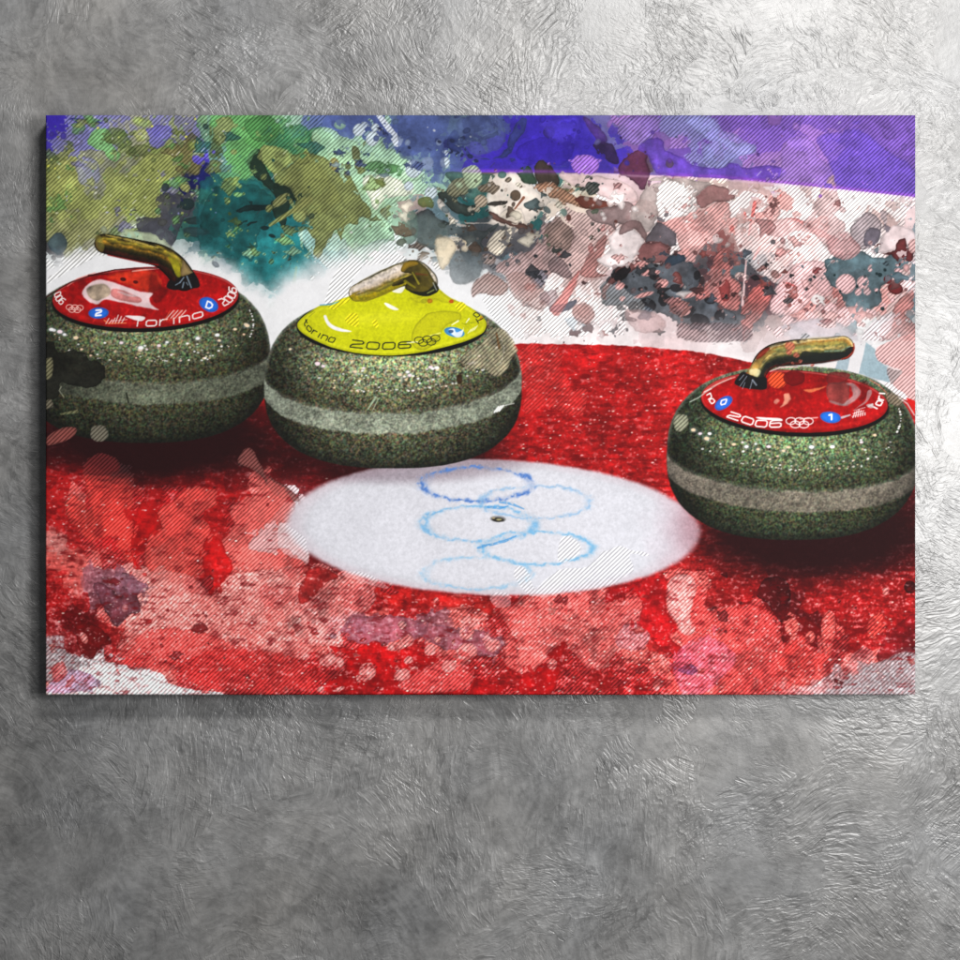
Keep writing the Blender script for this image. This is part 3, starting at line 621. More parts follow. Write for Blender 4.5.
blob(L_(450,380,470,340,495,345,500,400,490,460,480,500,455,470), C(214,76,70), .95, 1, wob=.8); blob(L_(615,390,640,345,680,350,690,390,655,440,630,430), C(212,60,52), .95, 1, wob=.8)
ell(885.5, 591.5, 3.4, 3.6, 0, C(216,120,114), .9, 1); ell(910, 587, 6, 6.5, 0, C(40,8,10), .85, 0); blob(L_(655,500,680,440,730,380,798,350,798,480,700,520,660,520), C(126,12,20), .75, 0, tex=.5)
blob(L_(330,440,380,430,420,480,480,490,490,560,400,610,340,600,280,560), C(214,54,50), .8, 1, tex=.4)
blob(L_(350,640,450,610,560,560,640,530,798,490,798,645), C(158,136,140), .9, 1, tex=.15, wob=1.5, soft=1.5); blob(L_(250,645,330,620,440,605,520,560,600,470,640,500,560,560,450,640), C(222,130,132), .6, 1, tex=.5, wob=2.5)
fragments(455, 694, 7, 12, .16, 7, .7)
splashes(60, (46, 560, 700, 690), [(206,84,78),(226,140,134),(170,20,24),(120,16,20),(216,110,104)], 71, 1.5, 6, .65, alpha=.75)
splashes(30, (640, 580, 915, 690), [(206,70,66),(150,16,20),(100,12,16),(220,110,104)], 72, 1.5, 6, .6, alpha=.75)
lower = isice * sm(-40, 40, GY - 560 + (GX - 300) * .1 + W1 * 60)
col = col * (1 + (lower * (.22 * FS + .5 * F2b))[..., None] * np.array([.35, 1, 1]))
over(full, np.clip(lower * sm(.16, .36, .7 * FS + .6 * F2b) * .35, 0, 1), C(244,206,206))
over(full, np.clip(isice * sm(.12, .30, -FS - .4 * F10) * .5, 0, 1), C(120,8,14))
up_ = isice * sm(470, 440, GY); hat *= 1 - .45 * up_
over(full, up_ * hat * 1.2 * .35, C(230,70,60))
# sparkle in the ice
rr = np.random.RandomState(99)
for _ in range(2800):
    x = rr.uniform(46, 915); y = rr.uniform(350, 692)
    if y < np.interp(x, [46, 264, 400, 520, 700, 916], [424, 404, 360, 344, 352, 403]): continue
    zone = 1.0 if (x < 150 and y > 500) or y > 610 or (x > 510 and y < 470) or x < 75 else .3
    if rr.rand() > zone: continue
    s = rr.uniform(.3, .85); ell(x, y, s * rr.uniform(1, 1.8), s * .8, 0, np.array([1, .86 + .1 * rr.rand(), .88]), rr.uniform(.3, .9), None, wob=0, rim=0)
# dark reflections under the stones (part of the printed picture)
for cx, cy, rx, ry, s in ((150, 436, 158, 58, 1.0), (385, 455, 150, 36, .8), (812, 528, 156, 66, .97)):
    d = np.sqrt(((GX - cx) / rx) ** 2 + ((GY - cy) / ry) ** 2) + F40 * .18 + FS * .12
    over(full, isice * sm(1.05, .5, d) * s, C(34,8,11))

# white button of the target
th = math.radians(1.6); bx, by = GX - 492.5, GY - 527.5
bu = (bx * math.cos(th) + by * math.sin(th)) / 209; bv = (-bx * math.sin(th) + by * math.cos(th)) / 68.5
br = np.sqrt(bu * bu + bv * bv) + w1 * .012 + W1 * .02
button = sm(1.015, .955, br)
bcol = np.clip(C(214,214,222) * (1 + .05 * F2c + .07 * F40 + .03 * F2)[..., None] * (1 - .05 * sm(.75, 1, br))[..., None], 0, 1)
over(full, button, bcol); hat *= 1 - button
over(full, button * sm(640, 700, GX + W1 * 30) * .35, C(196,150,166)); over(full, button * sm(.86, .98, br) * .25, C(214,170,180))
over(full, button * sm(1.0, .62, np.sqrt(((GX - 392) / 168) ** 2 + ((GY - 455) / 34) ** 2)) * .55, C(120,100,112))
over(full, button * sm(1.0, .7, np.sqrt(((GX - 800) / 146) ** 2 + ((GY - 528) / 50) ** 2)) * .35, C(120,60,72))
rm, rb = 0, 0
ringc = C(90,160,214)
for x, y, a, b, cc, al in ((477,484,56,17,C(84,124,192),.75), (536,502,55,16.5,C(124,172,214),.5), (479,524,56,18,C(112,172,216),.62), (537,548,55,16.5,C(112,176,218),.62), (477,573,54,16,C(130,184,220),.5)):
    r_ = np.sqrt(((GX - x + w1 * 8) / a) ** 2 + ((GY - y + w2 * 5) / b) ** 2)
    th_ = np.clip(.65 + F2c * 1.9 + F10 * 3.0, 0, 1.2)
    over(full, np.clip((np.exp(-((r_ - 1) / .072) ** 2) * th_ * .9 + .35 * np.exp(-((r_ - .97) / .09) ** 2)) * al * button, 0, 1), cc)
for p in (((500,502),(512,504),(524,509)), ((488,507),(500,508),(508,506)), ((490,545),(505,541),(516,536)), ((478,548),(484,546),(490,544))):
    seg(p, [1.2, 1.5, .6], C(44,132,204), .6, grain=.9)
ell(498, 519, 8, 3.2, .05, C(150,148,150), .9, wob=.4); ell(498, 519.6, 6.2, 2.2, .05, C(40,38,34), .95, wob=.3); ell(499, 519.4, 2.6, .9, 0, C(206,196,140), .95)
ell(493.5, 518, 1.6, .9, 0, C(220,200,150), .8)
for P in (J_(0,10,30,20,85,60,90,90,100,130,80,140,0,100), K_(160,80,190,60,240,100,220,150,160,170,150,110), K_(60,290,160,200,260,190,330,130,350,125,400,100,450,120,510,130,510,145,440,135,450,200,380,250,340,275,200,290), J_(800,190,820,160,850,180,880,240,960,170,960,250,860,260), J_(210,185,260,175,330,200,370,230,330,228,260,205), J_(720,255,780,250,790,290,740,300)):
    w, m, sd = polymask(P, 1.0); over(w, m * .35, C(222,220,224)); over(w, m, None, .7)
# ---------------------------------------------------------------- the three stones
masks = {}
def fullmask(fn):
    return fn

def tube(pts, rad, prof, seed, mottled=.35, flatend=None):
    """polished bar: colours vary across the bar, streaks run along it"""
    pts = spline(pts, 6, False); n = len(pts); rad = np.interp(np.linspace(0, 1, n), np.linspace(0, 1, len(rad)), rad)
    R = rad.max() + 3; w = win(pts[:, 0].min() - R, pts[:, 1].min() - R, pts[:, 0].max() + R, pts[:, 1].max() + R)
    X, Y = GX[w], GY[w]; bd = np.full(X.shape, 1e9); tc = np.zeros(X.shape); al = np.zeros(X.shape); s0 = 0
    for i in range(n - 1):
        p = pts[i]; e = pts[i + 1] - p; L = np.hypot(*e) + 1e-9; u = e / L
        t = np.clip(((X - p[0]) * u[0] + (Y - p[1]) * u[1]) / L, 0, 1)
        r = rad[i] * (1 - t) + rad[i + 1] * t
        dx, dy = X - p[0] - t * e[0], Y - p[1] - t * e[1]; d = np.hypot(dx, dy) / r
        sg = np.sign(u[0] * dy - u[1] * dx); k = d < bd
        bd = np.where(k, d, bd); tc = np.where(k, d * sg, tc); al = np.where(k, s0 + t * L, al); s0 += L
    m = sm(1.03, .97, bd + w1[w] * .02)
    r = np.random.RandomState(seed); tab = r.rand(60, 60) - .5
    def n2(a, b):
        a = np.clip(a, 0, 57.9); b = np.clip(b, 0, 57.9); i, j = a.astype(int), b.astype(int); f, g_ = a - i, b - j
        return tab[i, j] * (1 - f) * (1 - g_) + tab[i + 1, j] * f * (1 - g_) + tab[i, j + 1] * (1 - f) * g_ + tab[i + 1, j + 1] * f * g_
    st = n2(al / 9 + 2, (tc + 1) * 4 + 3) + .6 * n2(al / 3.5 + 5, (tc + 1) * 7 + 20)
    tt = tc + st * .28
    ks = [q[0] for q in prof]; c = np.stack([np.interp(tt, ks, [q[1][i] / 255 for q in prof]) for i in range(3)], -1)
    c = c * (1 + st * mottled * 1.4 + F2b[w] * .35)[..., None] * (1 - .55 * sm(.82, 1.0, np.abs(bd)))[..., None]
    c = c * (1 + .20 * F2c[w][..., None] * np.array([1, .4, -.6]) * (1 - sm(.4, .7, c.mean(-1)))[..., None])
    over(w, m, np.clip(c, 0, 1)); over(w, m, None, 0)
    o = np.zeros((NH, NW), bool); o[w] = m > .5
    return o

def glyph(ch, fo=1):
    O = [(.15,0),(.85,0),(1,.2),(1,.8),(.85,1),(.15,1),(0,.8),(0,.2),(.15,0)]
    T = {'0': [O], 'o': [[(x, y * .72) for x, y in O]], '2': [[(0,1),(.85,1),(1,.8),(.9,.6),(.12,.4),(0,.2),(0,0),(1,0)]],
         '6': [[(1,1),(.2,1),(0,.8),(0,.2),(.15,0),(.85,0),(1,.15),(1,.45),(.85,.58),(0,.58)]],
         't': [[(.35,1),(.35,.12),(.5,0),(.9,0)], [(0,.7),(.85,.7)]], 'T': [[(.5,0),(.5,.95)], [(0,1),(1,1)]],
         'r': [[(0,0),(0,.72)], [(0,.45),(.3,.72),(.9,.72)]], 'i': [[(.5,0),(.5,.72)]],
         'n': [[(0,0),(0,.72)], [(0,.55),(.2,.72),(.8,.72),(1,.55),(1,0)]], '1': [[(.2,.8),(.6,1),(.6,0)]],
         'D': [[(0,0),(0,1),(.6,1),(1,.7),(1,.3),(.6,0),(0,0)]], 'l': [[(.3,0),(.3,1)]]}
    return T.get(ch, [])

def text(s, base, up0, up1, wd, c, gap=.28, a=1.0, widths=None):
    """letters set along a curved baseline; up0/up1: letter height vectors at both ends"""
    base = spline(base, 12, False); L = np.concatenate([[0], np.cumsum(np.hypot(*np.diff(base, axis=0).T))])
    wl = [.45 if ch in 'i1l' else (.8 if ch in 'rt' else 1.0) for ch in s]
    tot = sum(wl) + gap * (len(s) - 1); u = L[-1] / tot; pos = 0
    at_ = lambda d: np.array([np.interp(d, L, base[:, 0]), np.interp(d, L, base[:, 1])])
    for ch, wd_ in zip(s, wl):
        for st in glyph(ch):
            P = []
            for gx, gy in st:
                d = pos + gx * wd_ * u; f = d / L[-1]
                up = np.array(up0) * (1 - f) + np.array(up1) * f
                P.append(at_(d) + up * gy)
            seg(P, wd, c, a, soft=.38)
        pos += (wd_ + gap) * u

def rings(x, y, dx, dy, r, rv, c, wd=.35, a=.9):
    for i, (ox, oy) in enumerate(((0,0),(1,0),(2,0),(.5,1),(1.5,1))):
        cx = x + ox * dx[0] + oy * dy[0]; cy = y + ox * dx[1] + oy * dy[1]
        P = [(cx + r * math.cos(t), cy + rv * math.sin(t)) for t in np.linspace(0, 2 * PI, 15)]
        seg(P, wd, c, a, soft=.35)

def stone(cx, hw, yw, ht, hb, cap, belt, tint, seed, key):
    n = 2.5; u = (GX - cx) / hw; v = np.where(GY < yw, (GY - yw) / ht, (GY - yw) / hb)
    r = (np.abs(u) ** n + np.abs(v) ** n) ** (1 / n) + w1 * .006
    m = sm(1.006, .99, r)
    arc = 1 - np.sqrt(np.clip(1 - np.clip(u, -1, 1) ** 2, 0, 1))
    yb = belt[0] - belt[1] * arc + belt[2] * u                          # belt centre line
    q = (GY - yb)                                                        # below belt: positive
    L = np.interp(q, [-110, -75, -48, -36, -22, -11, 11, 22, 38, 52, 70], [.38, .38, .38, .33, .27, .245, .255, .22, .155, .085, .035])
    L = L * (1 - .6 * sm(.55, 1.0, np.abs(u - .04))) * (1 + .12 * np.cos(u * 5) + .10 * F40)
    L = L + .05 * np.exp(-((q + 50) / 16) ** 2) * sm(.9, .3, np.abs(u)) + .09 * np.exp(-((q + 62) / 7) ** 2) * np.exp(-(u / .62) ** 4)
    base = np.stack([L * tint[0], L * tint[1], L * tint[2]], -1)
    warm = sm(-40, -14, q) * sm(40, 10, q)
    base = base * (1 + warm[..., None] * np.array([.05, 0, -.02]))
    rs = np.random.RandomState(seed)
    gr = F2 * 1.25 + F2b * .9 + F2c * .6
    base = base * np.clip(1 + gr * .66, .15, 3)[..., None]
    hue = lattice(1.7, 1.7, 600 + seed) - .5
    base = base * (1 + hue[..., None] * np.array([.34, .0, -.25]) + (lattice(2, 2, 650 + seed) - .5)[..., None] * np.array([-.12, .25, -.06]))
    over(full, m, np.clip(base, 0, 1)); over(full, m, None, 0)
    # polished belt
    bm = sm(11.5, 8.5, np.abs(q + w2 * 3 + W2 * 3)) * m
    bcol = np.array(belt[3]) / 255.0 * (1 + .26 * gr + .55 * F10 + .45 * F40)[..., None] * (1 - .45 * sm(.2, 1, -u * belt[4]) - .12 * sm(.5, .95, u))[..., None]
    over(full, bm * .76, np.clip(bcol, 0, 1))
    over(full, m * np.exp(-((q - 0 + 11) / 2.0) ** 2) * .15, C(200,200,190))
    # rim reflection and dark contact edge
    over(full, m * sm(.965, 1.0, r) * sm(.1, -.3, v) * .35, C(170,180,170))
    over(full, m * sm(.90, 1.0, r) * sm(.0, .5, v) * .55, C(20,20,18))
    # hall lamps mirrored in the polish
    ccx, ccy, ca, cb = cap
    for k in range(17):
        t = rs.uniform(.12, .88) * PI; f = 1.16 + rs.rand() * .06
        x = ccx + ca * f * math.cos(t); y = ccy + 5 + cb * (1.12 + .28 * rs.rand()) * math.sin(t) + 4
        s = rs.uniform(.9, 2.0); tn = rs.choice(3)
        if k % 2 == 0:
            ell(x, y, s * 2.4, s * 1.6, 0, C(150,165,170), .35, wob=.5, soft=1.2, rim=0)
        ell(x, y, s * 1.35, s * .9, 0, [C(250,248,250), C(250,225,235), C(245,215,180)][tn], .95, wob=.3, soft=.6, rim=0)
    for row, (f, n_) in enumerate(((0, 34), (1, 22), (2, 18))):
        for k in range(n_):
            uu = rs.uniform(-.72, .80) if row else rs.uniform(-.5, .55)
            a2 = 1 - math.sqrt(1 - uu * uu)
            y = belt[0] - belt[1] * a2 + belt[2] * uu - (33, 39, 47)[row] + rs.normal() * (1.0, 1.6, 3.0)[row]
            s = rs.uniform(.45, 1.15)
            ell(cx + uu * hw, y, s * 1.3, s * .9, 0, [C(250,246,244), C(246,206,180), C(230,220,170)][rs.choice(3, p=[.6, .25, .15])], rs.uniform(.5, .95), wob=0, soft=.5, rim=0)
    for k in range(16):
        t = rs.uniform(-.9, .9); x = cx + hw * (.80 + .06 * math.cos(t * 1.3)) ; y = yw - ht * .42 + t * 17
        ell(x, y, rs.uniform(.4, 1.1), rs.uniform(.4, .9), 0, C(244,240,240), .85, wob=0, soft=.5, rim=0)
    masks[key] = m > .5

def capmask(P, key):
    w, m, sd = polymask(P, .12, .45)
    o = np.zeros((NH, NW), bool); o[w] = m > .5; masks[key] = o
    return w, m, sd

def ellpts(x, y, a, b, rot=0, n=24):
    t = np.linspace(0, 2 * PI, n, endpoint=False); X = a * np.cos(t); Y = b * np.sin(t)
    return np.stack([x + X * math.cos(rot) - Y * math.sin(rot), y + X * math.sin(rot) + Y * math.cos(rot)], -1)

def redcap(x, y, a, b, rot, key):
    ell(x, y + 3.2, a + 1.0, b + 1.0, rot, C(14,12,12), 1, 0, wob=0, rim=0)
    ell(x, y + 8.5, a * .97, b * .98, rot, C(120,130,110), .0)
    w, m, sd = capmask(ellpts(x, y, a, b, rot), key)
    yy = (GY[w] - y) / b
    c = C(166,12,15) * (1 + .35 * F10[w] + .45 * F40[w] + .16 * F2c[w] - .18 * np.clip(-yy, 0, 1))[..., None]
    over(w, m, np.clip(c, 0, 1)); over(w, m, None, 0)
    over(w, m * sm(4, 0, sd) * .35, C(90,4,8)); over(w, m * np.exp(-((sd - 5) / 1.2) ** 2) * .22 * sm(.2, .9, yy), C(240,70,50))
    over(w, m * np.exp(-((sd - 1.3) / .8) ** 2) * .4 * sm(.5, -.4, yy), C(240,150,140))
    over(w, m * np.clip(F2c[w] * 2.4 - .75, 0, 1) * .6, C(250,90,60)); over(w, m * np.clip(-F10[w] * 3 - .9, 0, 1) * .7, C(80,2,6))

STONE_TINT = (1.0, .96, .74)
# left stone
stone(145, 126, 362, 91, 81, (145,299,93,31), (394, 36, 2, (104,110,94), 1.4), (.86, .92, .66), 1, 'stone_l')
redcap(145.5, 297.5, 93, 30.5, -.035, 'cap_l')
F8 = lambda *f: Z(45, 250, 8, f)
N8 = lambda *f: Z(150, 250, 8, f)
blob(F8(500,200,700,160,860,170,930,230,940,280,880,340,760,320,640,270,540,240), C(196,52,26), .75, tex=.4)
blob(N8(0,200,60,220,110,300,150,330,60,420,10,380), C(90,8,10), .6, soft=2)
blob(F8(295,345,330,280,420,238,520,250,640,290,760,330,862,345,835,390,850,440,905,480,760,455,640,425,540,405,470,400,410,437,330,395), C(226,212,214), .9, wob=.7, rim=0, soft=.9)
blob(F8(330,310,380,280,470,270,520,310,515,360,460,390,410,405,350,370), C(158,140,118), .9, wob=.6, rim=.1, tex=.5, soft=1.2)
blob(F8(540,310,620,320,720,360,770,390,760,420,680,420,560,385,525,350), C(206,110,106), .8, wob=.6, soft=1, tex=.4)
blob(F8(590,330,700,350,740,360,700,372,620,350), C(236,226,228), .6, soft=1)
ell(123.2, 279.3, 3, 2, 0, C(60,8,10), .9); ell(135.5, 282, 2.6, 1.8, 0, C(80,8,10), .9)
seg(F8(180,290,260,230,400,180), [.4, .8, .5], C(236,150,140), .6); seg(F8(350,205,500,190), [1.2, .6], C(70,10,10), .8); seg(F8(700,170,860,150,930,145), [.6, .9, .4], C(240,190,180), .7)
seg(F8(0,385,80,330,200,262,360,206,560,158,760,146,900,146), .6, C(50,8,10), .8)
WH = C(236,228,226)
text('006', F8(76,352,88,398,128,438), (6,-2.6), (4.5,-5), .5, WH, gap=.25)
rings(69.5, 307.2, (5.2, .3), (0, 2.4), 3.4, 2.6, C(240,190,180), .4)
ell(98.5, 313, 10, 5.6, -.05, C(34,104,214), 1, wob=.3); text('2', [(95.6,315.6),(98,315.6),(101,315.2)], (.6,-5.4), (.6,-5.4), .85, C(245,245,250))
for i in range(6): seg([(106 + i * 3.1, 323.5 - i * .1), (109 + i * 3.1, 315.5 + (i % 3) * 1.4 - i * .1 + (3 if i < 2 else 0))], .5, C(240,210,205), .9)
seg([(104,320),(108,323.5),(126,323)], .45, C(240,150,90), .8); seg([(112,321),(127,319.5)], .4, C(240,210,205), .7)
text('Torino', [(132,326),(150,326),(168,324.4),(186,321),(203,316.5)], (1.5,-8), (-1,-7), .6, WH, gap=.34)
blob(F8(640,528,760,530,800,545,770,570,720,560), C(236,230,230), .95, wob=.3, rim=0)
for k in range(7): seg([(164 + k * 2.6, 321 - k * .4), (170 + k * 2.6, 311 - k * .2)], .45, C(244,120,80), .55)
for k in range(4): seg([(167 + k * 4, 318), (174 + k * 4, 310.5)], .5, C(244,225,220), .75)
ell(208.8, 304.6, 10, 6.8, .45, C(34,104,214), 1, wob=.3); text('D', [(205.8,307.2),(208,308.2),(211.2,309)], (1.8,-6), (1.8,-6), .75, C(245,245,250))
text('2006', [(224.5,305.8),(231,302),(235.5,296),(236.5,288.5)], (-6,-6.2), (-7.5,-1.5), .6, WH, gap=.22)
masks['handle_l'] = tube([(104,243.5),(120,247),(140,251),(160,256),(174,266),(184,279)], [9.8,10.8,11,11.5,12.4,12.2],
    [(-1,(30,26,12)),(-.75,(60,50,20)),(-.5,(140,124,40)),(-.3,(84,70,22)),(-.1,(150,110,34)),(.1,(60,50,18)),(.35,(30,26,12)),(.7,(44,16,12)),(1,(20,8,8))], 3, .55)
ell(99.5, 243.5, 4.2, 9, -.25, C(150,138,60), .55, wob=.6); seg([(106,235),(130,240),(158,248)], [.5, 1.1, .6], C(206,182,90), .65, grain=.6); seg([(108,255),(140,262),(158,265)], .7, C(150,20,16), .7)
blob(Z(140, 250, 16, (440,110,560,140,640,220,640,420,590,430,540,330,500,220)), C(156,150,26), .85, wob=.6, rim=.1, tex=.5)
blob(Z(140, 250, 16, (690,160,740,230,800,300,850,370,780,400,660,410,670,280)), C(150,126,84), .9, wob=.5, rim=.3)
blob(Z(140, 250, 16, (430,560,480,480,560,500,640,430,740,410,860,370,930,470,950,590,820,620,600,640,460,620)), C(18,16,18), .97, wob=.5, rim=0)
for q in ((640,520,700,440,.6), (750,420,820,600,.7), (680,600,700,520,.7), (570,560,640,520,.5), (740,520,770,560,.4)):
    seg(Z(140, 250, 16, q[:4]), q[4], C(130,150,166), .75)
# dark ink blot on the left stone and hatched drips
F3 = lambda *f: Z(30, 220, 3.84, f)
blob(F3(58,480,90,475,110,510,150,500,200,505,230,535,280,560,285,610,240,645,170,640,120,620,110,680,70,690,58,640), C(24,24,20), .86, 0, wob=2, tex=.4, rim=.4)
blob(F3(58,540,85,530,90,580,75,610,58,600), C(104,100,70), .9, 1, wob=1); blob(F3(62,860,70,830,120,800,170,795,175,820,130,850,80,865), C(122,56,50), .93, 1, wob=.8)
ell(99, 433.5, 8.8, 8.5, 0, C(96,90,76), .93, 1, wob=1); blob(F3(58,700,80,690,90,720,58,730), C(96,88,72), .8, 1)
blob(F3(800,930,820,885,850,880,880,930,900,980,860,960), C(120,58,54), .9, 1, wob=.8); seg(F3(120,745,180,735), [1, 1.6], C(120,120,80), .6, h=1)
blob(F3(200,950,250,900,330,910,340,960,260,985), C(90,14,16), .7, 1, wob=2)
seg(F3(120,640,112,655,130,680), .5, C(170,170,150), .6); seg(F3(555,690,552,730), .5, C(20,20,16), .8); seg(F3(370,665,378,700), .9, C(20,24,16), .8)

# middle stone
stone(393, 129, 388, 91, 80.5, (391,324,95,31), (424, 45, -4, (146,154,138), .3), (1.12, 1.18, .88), 2, 'stone_m')
Y8 = lambda *f: Z(290, 250, 8, f)
X8 = lambda *f: Z(390, 250, 8, f)
capP = np.concatenate([Y8(60,590,90,550,150,500,240,445,300,438,400,395,470,370,560,330,700,270,860,230), X8(160,200,300,250,395,312,440,350,500,390,580,425,660,470,730,525,768,575,765,625,730,670,600,730,420,780,240,820,40,842),
                       Y8(700,840,520,822,340,780,200,722,110,670,68,630)])
w, m, sd = polymask(ellpts(391.8, 326.3, 95.3, 30.2, 0), .1); over(w, m, C(14,14,14)); over(w, m, None, 0)
w, m, sd = capmask(capP, 'cap_m')
ybase = C(196,198,12) * (1 + .10 * F40[w] + .05 * F2c[w] + .06 * F10[w])[..., None]
over(w, m, np.clip(ybase, 0, 1)); over(w, m, None, 0); over(w, m * sm(3, 0, sd) * .3, C(140,140,10))
over(w, m * np.exp(-((sd - 3.2) / 1.3) ** 2) * .3, C(250,250,60))
over(w, m * .35 * sm(30, 0, np.hypot(GX[w] - 428, (GY[w] - 292) * 1.2)), C(150,146,14)); over(w, m * .25 * sm(60, 95, np.abs(GX[w] - 391)), C(150,148,12)); over(w, m * .35 * np.exp(-((GY[w] - 318 + (GX[w] - 380) * .05) / 7) ** 2) * sm(70, 20, np.abs(GX[w] - 375)), C(236,234,60))
blob(X8(170,690,200,610,280,520,380,490,500,490,560,510,560,560,460,600,420,650,330,780,230,800,180,760), C(186,184,18), .75, wob=.8, rim=.25, tex=.05)
blob(X8(390,320,440,360,520,410,430,420,330,400,240,420,160,380,260,370), C(190,188,20), .6, soft=1.5)
blob(Y8(270,530,290,525,310,570,350,605,420,630,495,652,440,655,360,640,300,600), C(240,238,244), .97, wob=.2, rim=0)
blob(Y8(755,425,790,430,870,475,830,480,780,455), C(244,242,240), .95, wob=.2, rim=0); blob(X8(15,330,60,305,125,282,110,320,80,345), C(240,238,226), .95, wob=.2, rim=0)
seg(X8(495,600,545,568), [.5, .9], C(244,244,200), .9); seg(X8(610,580,632,550), [.4, .7], C(244,244,220), .9); seg(X8(300,690,400,665), [.4, .8], C(240,240,120), .8); seg(X8(140,740,220,735), [.8, .5], C(245,245,220), .8)
for q, s in ((Y8(440,550,480,510,530,505,550,550,545,610,500,610,450,580), 1), (Y8(655,570,690,555,710,610,680,620), 1), (X8(520,440,570,415,610,450,560,495), 1), (Y8(300,450,400,395,470,385,480,405,400,450,360,480), 1)):
    w, m, sd = polymask(q, .3); over(w, m * .8, C(216,206,14)); over(w, m, None, .8)
ell(451, 301, 2.4, 2, 0, C(206,70,20), .85, wob=.8); ell(429.5, 301, 2.8, 2.4, 0, C(190,110,20), .8, wob=1); ell(424, 301, 3.4, 2.4, 0, C(160,160,30), .5); ell(481, 318.5, 1.4, 2.4, .4, C(220,140,20), .8)
seg(Y8(240,440,330,435,390,412), [.6, .9, .5], C(90,160,200), .8)
BK = C(28,34,22)
text('torino', Y8(108,580,140,640,200,685,280,722,345,742), (2.8,-4.2), (3.6,-6.2), .5, BK, gap=.34)
seg(Y8(130,515,190,487), .4, C(110,120,20), .7); seg(Y8(150,535,200,495), .4, C(120,120,20), .6)
text('2006', np.concatenate([Y8(480,776,620,790,740,795), X8(60,794,165,782)])[[0,1,2,4]], (2.6,-7), (0,-6.2), .62, BK, gap=.3)
rings(419, 340.2, (8.2, -1.0), (0, 3.2), 4.6, 3.3, BK, .45)
ell(454.5, 332.2, 10.2, 4.8, .2, C(66,150,220), 1, wob=.4); blob(X8(470,640,510,630,530,660,580,640,590,620,575,680,540,700,500,680), C(236,240,244), .9, wob=.3, rim=0); ell(451, 331.4, 2.4, 1.6, 0, C(20,60,120), .8)
for i in range(4): seg([(468 + i * 2.1, 333 - i * 1.0), (471 + i * 2.1, 329.4 - i * 1.2)], .4, C(244,244,210), .85)
for i in range(4): seg([(462 + i * 3, 323 - i * .5 + i % 2), (466 + i * 3, 325 - i * .8)], .35, C(110,120,20), .6)
text('To', X8(752,566,728,528,690,496), (-5.5,2.4), (-4.6,3.4), .5, BK, gap=.25)
ell(477, 315, 3.2, 2.8, .4, C(40,50,14), .0)
masks['handle_m'] = tube([(357,293),(370,288.5),(386,281),(402,274.5),(415,273.5),(424.5,282)], [8.5,11,11.5,12,13.5,13.5],
    [(-1,(90,84,50)),(-.8,(204,192,176)),(-.5,(210,198,188)),(-.1,(190,172,150)),(.15,(116,100,40)),(.35,(150,136,50)),(.6,(150,134,14)),(1,(120,110,10))], 5, .08)
blob(X8(90,150,130,100,200,82,260,110,310,170,350,240,390,310,360,350,290,372,200,350,120,310,130,260,70,285,20,290,30,262,120,220,180,190,100,180), C(62,54,18), .96, wob=.6, rim=.3, tex=.6)
blob(X8(90,150,130,100,190,84,230,110,150,140,110,175), C(150,118,30), .85, wob=.6, tex=.4); seg(X8(180,180,230,270), [.5, 1], C(150,140,40), .8); seg(X8(120,250,200,300), [1.4, .8], C(140,132,20), .7); seg(X8(210,190,300,200), [1.2, .6], C(96,50,24), .7)
blob(X8(120,310,200,330,290,330,350,280,365,250,390,310,360,350,290,372,200,352), C(22,24,16), .9, wob=.4, rim=0); seg(X8(345,262,372,320), .5, C(170,176,170), .7); seg(X8(300,345,350,320), .6, C(150,160,90), .7)
seg(X8(0,140,90,105,160,84,230,98,290,150,330,210,392,312), .4, C(60,54,20), .7); seg(Y8(470,330,560,250,720,165,940,88), .35, C(150,140,110), .8)
seg(Y8(500,350,560,330), [1, .6], C(120,100,20), .8); seg(Y8(620,320,700,330,900,235), [.5, 1, .8], C(90,80,30), .6); seg(Y8(500,400,600,408,760,350,900,282), [.8, 1.2, 1, .6], C(140,128,20), .8)
# hatched drips across the stone's shoulder
G3 = lambda *f: Z(250, 240, 3.4286, f)
blob(G3(720,400,760,370,800,345,830,300,870,310,900,340,920,380,900,400,880,440,850,470,800,440,760,445,730,425), C(160,148,118), .72, 1, wob=1.2, tex=.4)
ell(459.5, 379, 3, 5, 0, C(50,30,16), .9, wob=.6); seg(G3(845,320,855,370), [1, 1.4], C(90,60,30), .8); seg(G3(405,580,430,540), [.6, 1.1], C(170,190,160), .85); seg(G3(420,585,440,545), [.4, .6], C(170,190,160), .7)
for k in range(3): seg(G3(838 + k * 8, 590 - k * 2, 852 + k * 8, 572 - k * 2), .8, C(245,245,245), .9)
seg(G3(840,590,860,570,905,560), .5, C(230,230,225), .6)

# right stone
stone(792.5, 126, 456, 90, 84, (794,402,94,31), (502, 38, 5, (122,112,102), -.1), (.84, .96, .68), 4, 'stone_r')
redcap(794.5, 401.3, 93.5, 31, .05, 'cap_r')
R8 = lambda *f: Z(690, 330, 8, f)
T8 = lambda *f: Z(800, 330, 8, f)
seg(R8(0,575,70,540,150,480,220,435,330,385), .6, C(190,200,190), .7); seg(R8(110,500,180,450,260,410,360,378), .55, C(236,160,150), .7)
blob(T8(225,350,300,335,400,360,350,420,225,430), C(120,30,32), .8, wob=.5, rim=.2); blob(T8(215,440,300,420,390,430,380,590,300,600,230,560), C(138,66,62), .8, wob=.6, tex=.4)
blob(T8(370,430,420,425,460,460,485,500,460,545,400,590,340,600,380,560,420,520,410,460), C(176,160,160), .75, wob=.8, soft=1.2, tex=.4, rim=0); blob(T8(460,440,520,420,560,460,520,540,470,550,490,500), C(96,12,14), .6, soft=1.5)
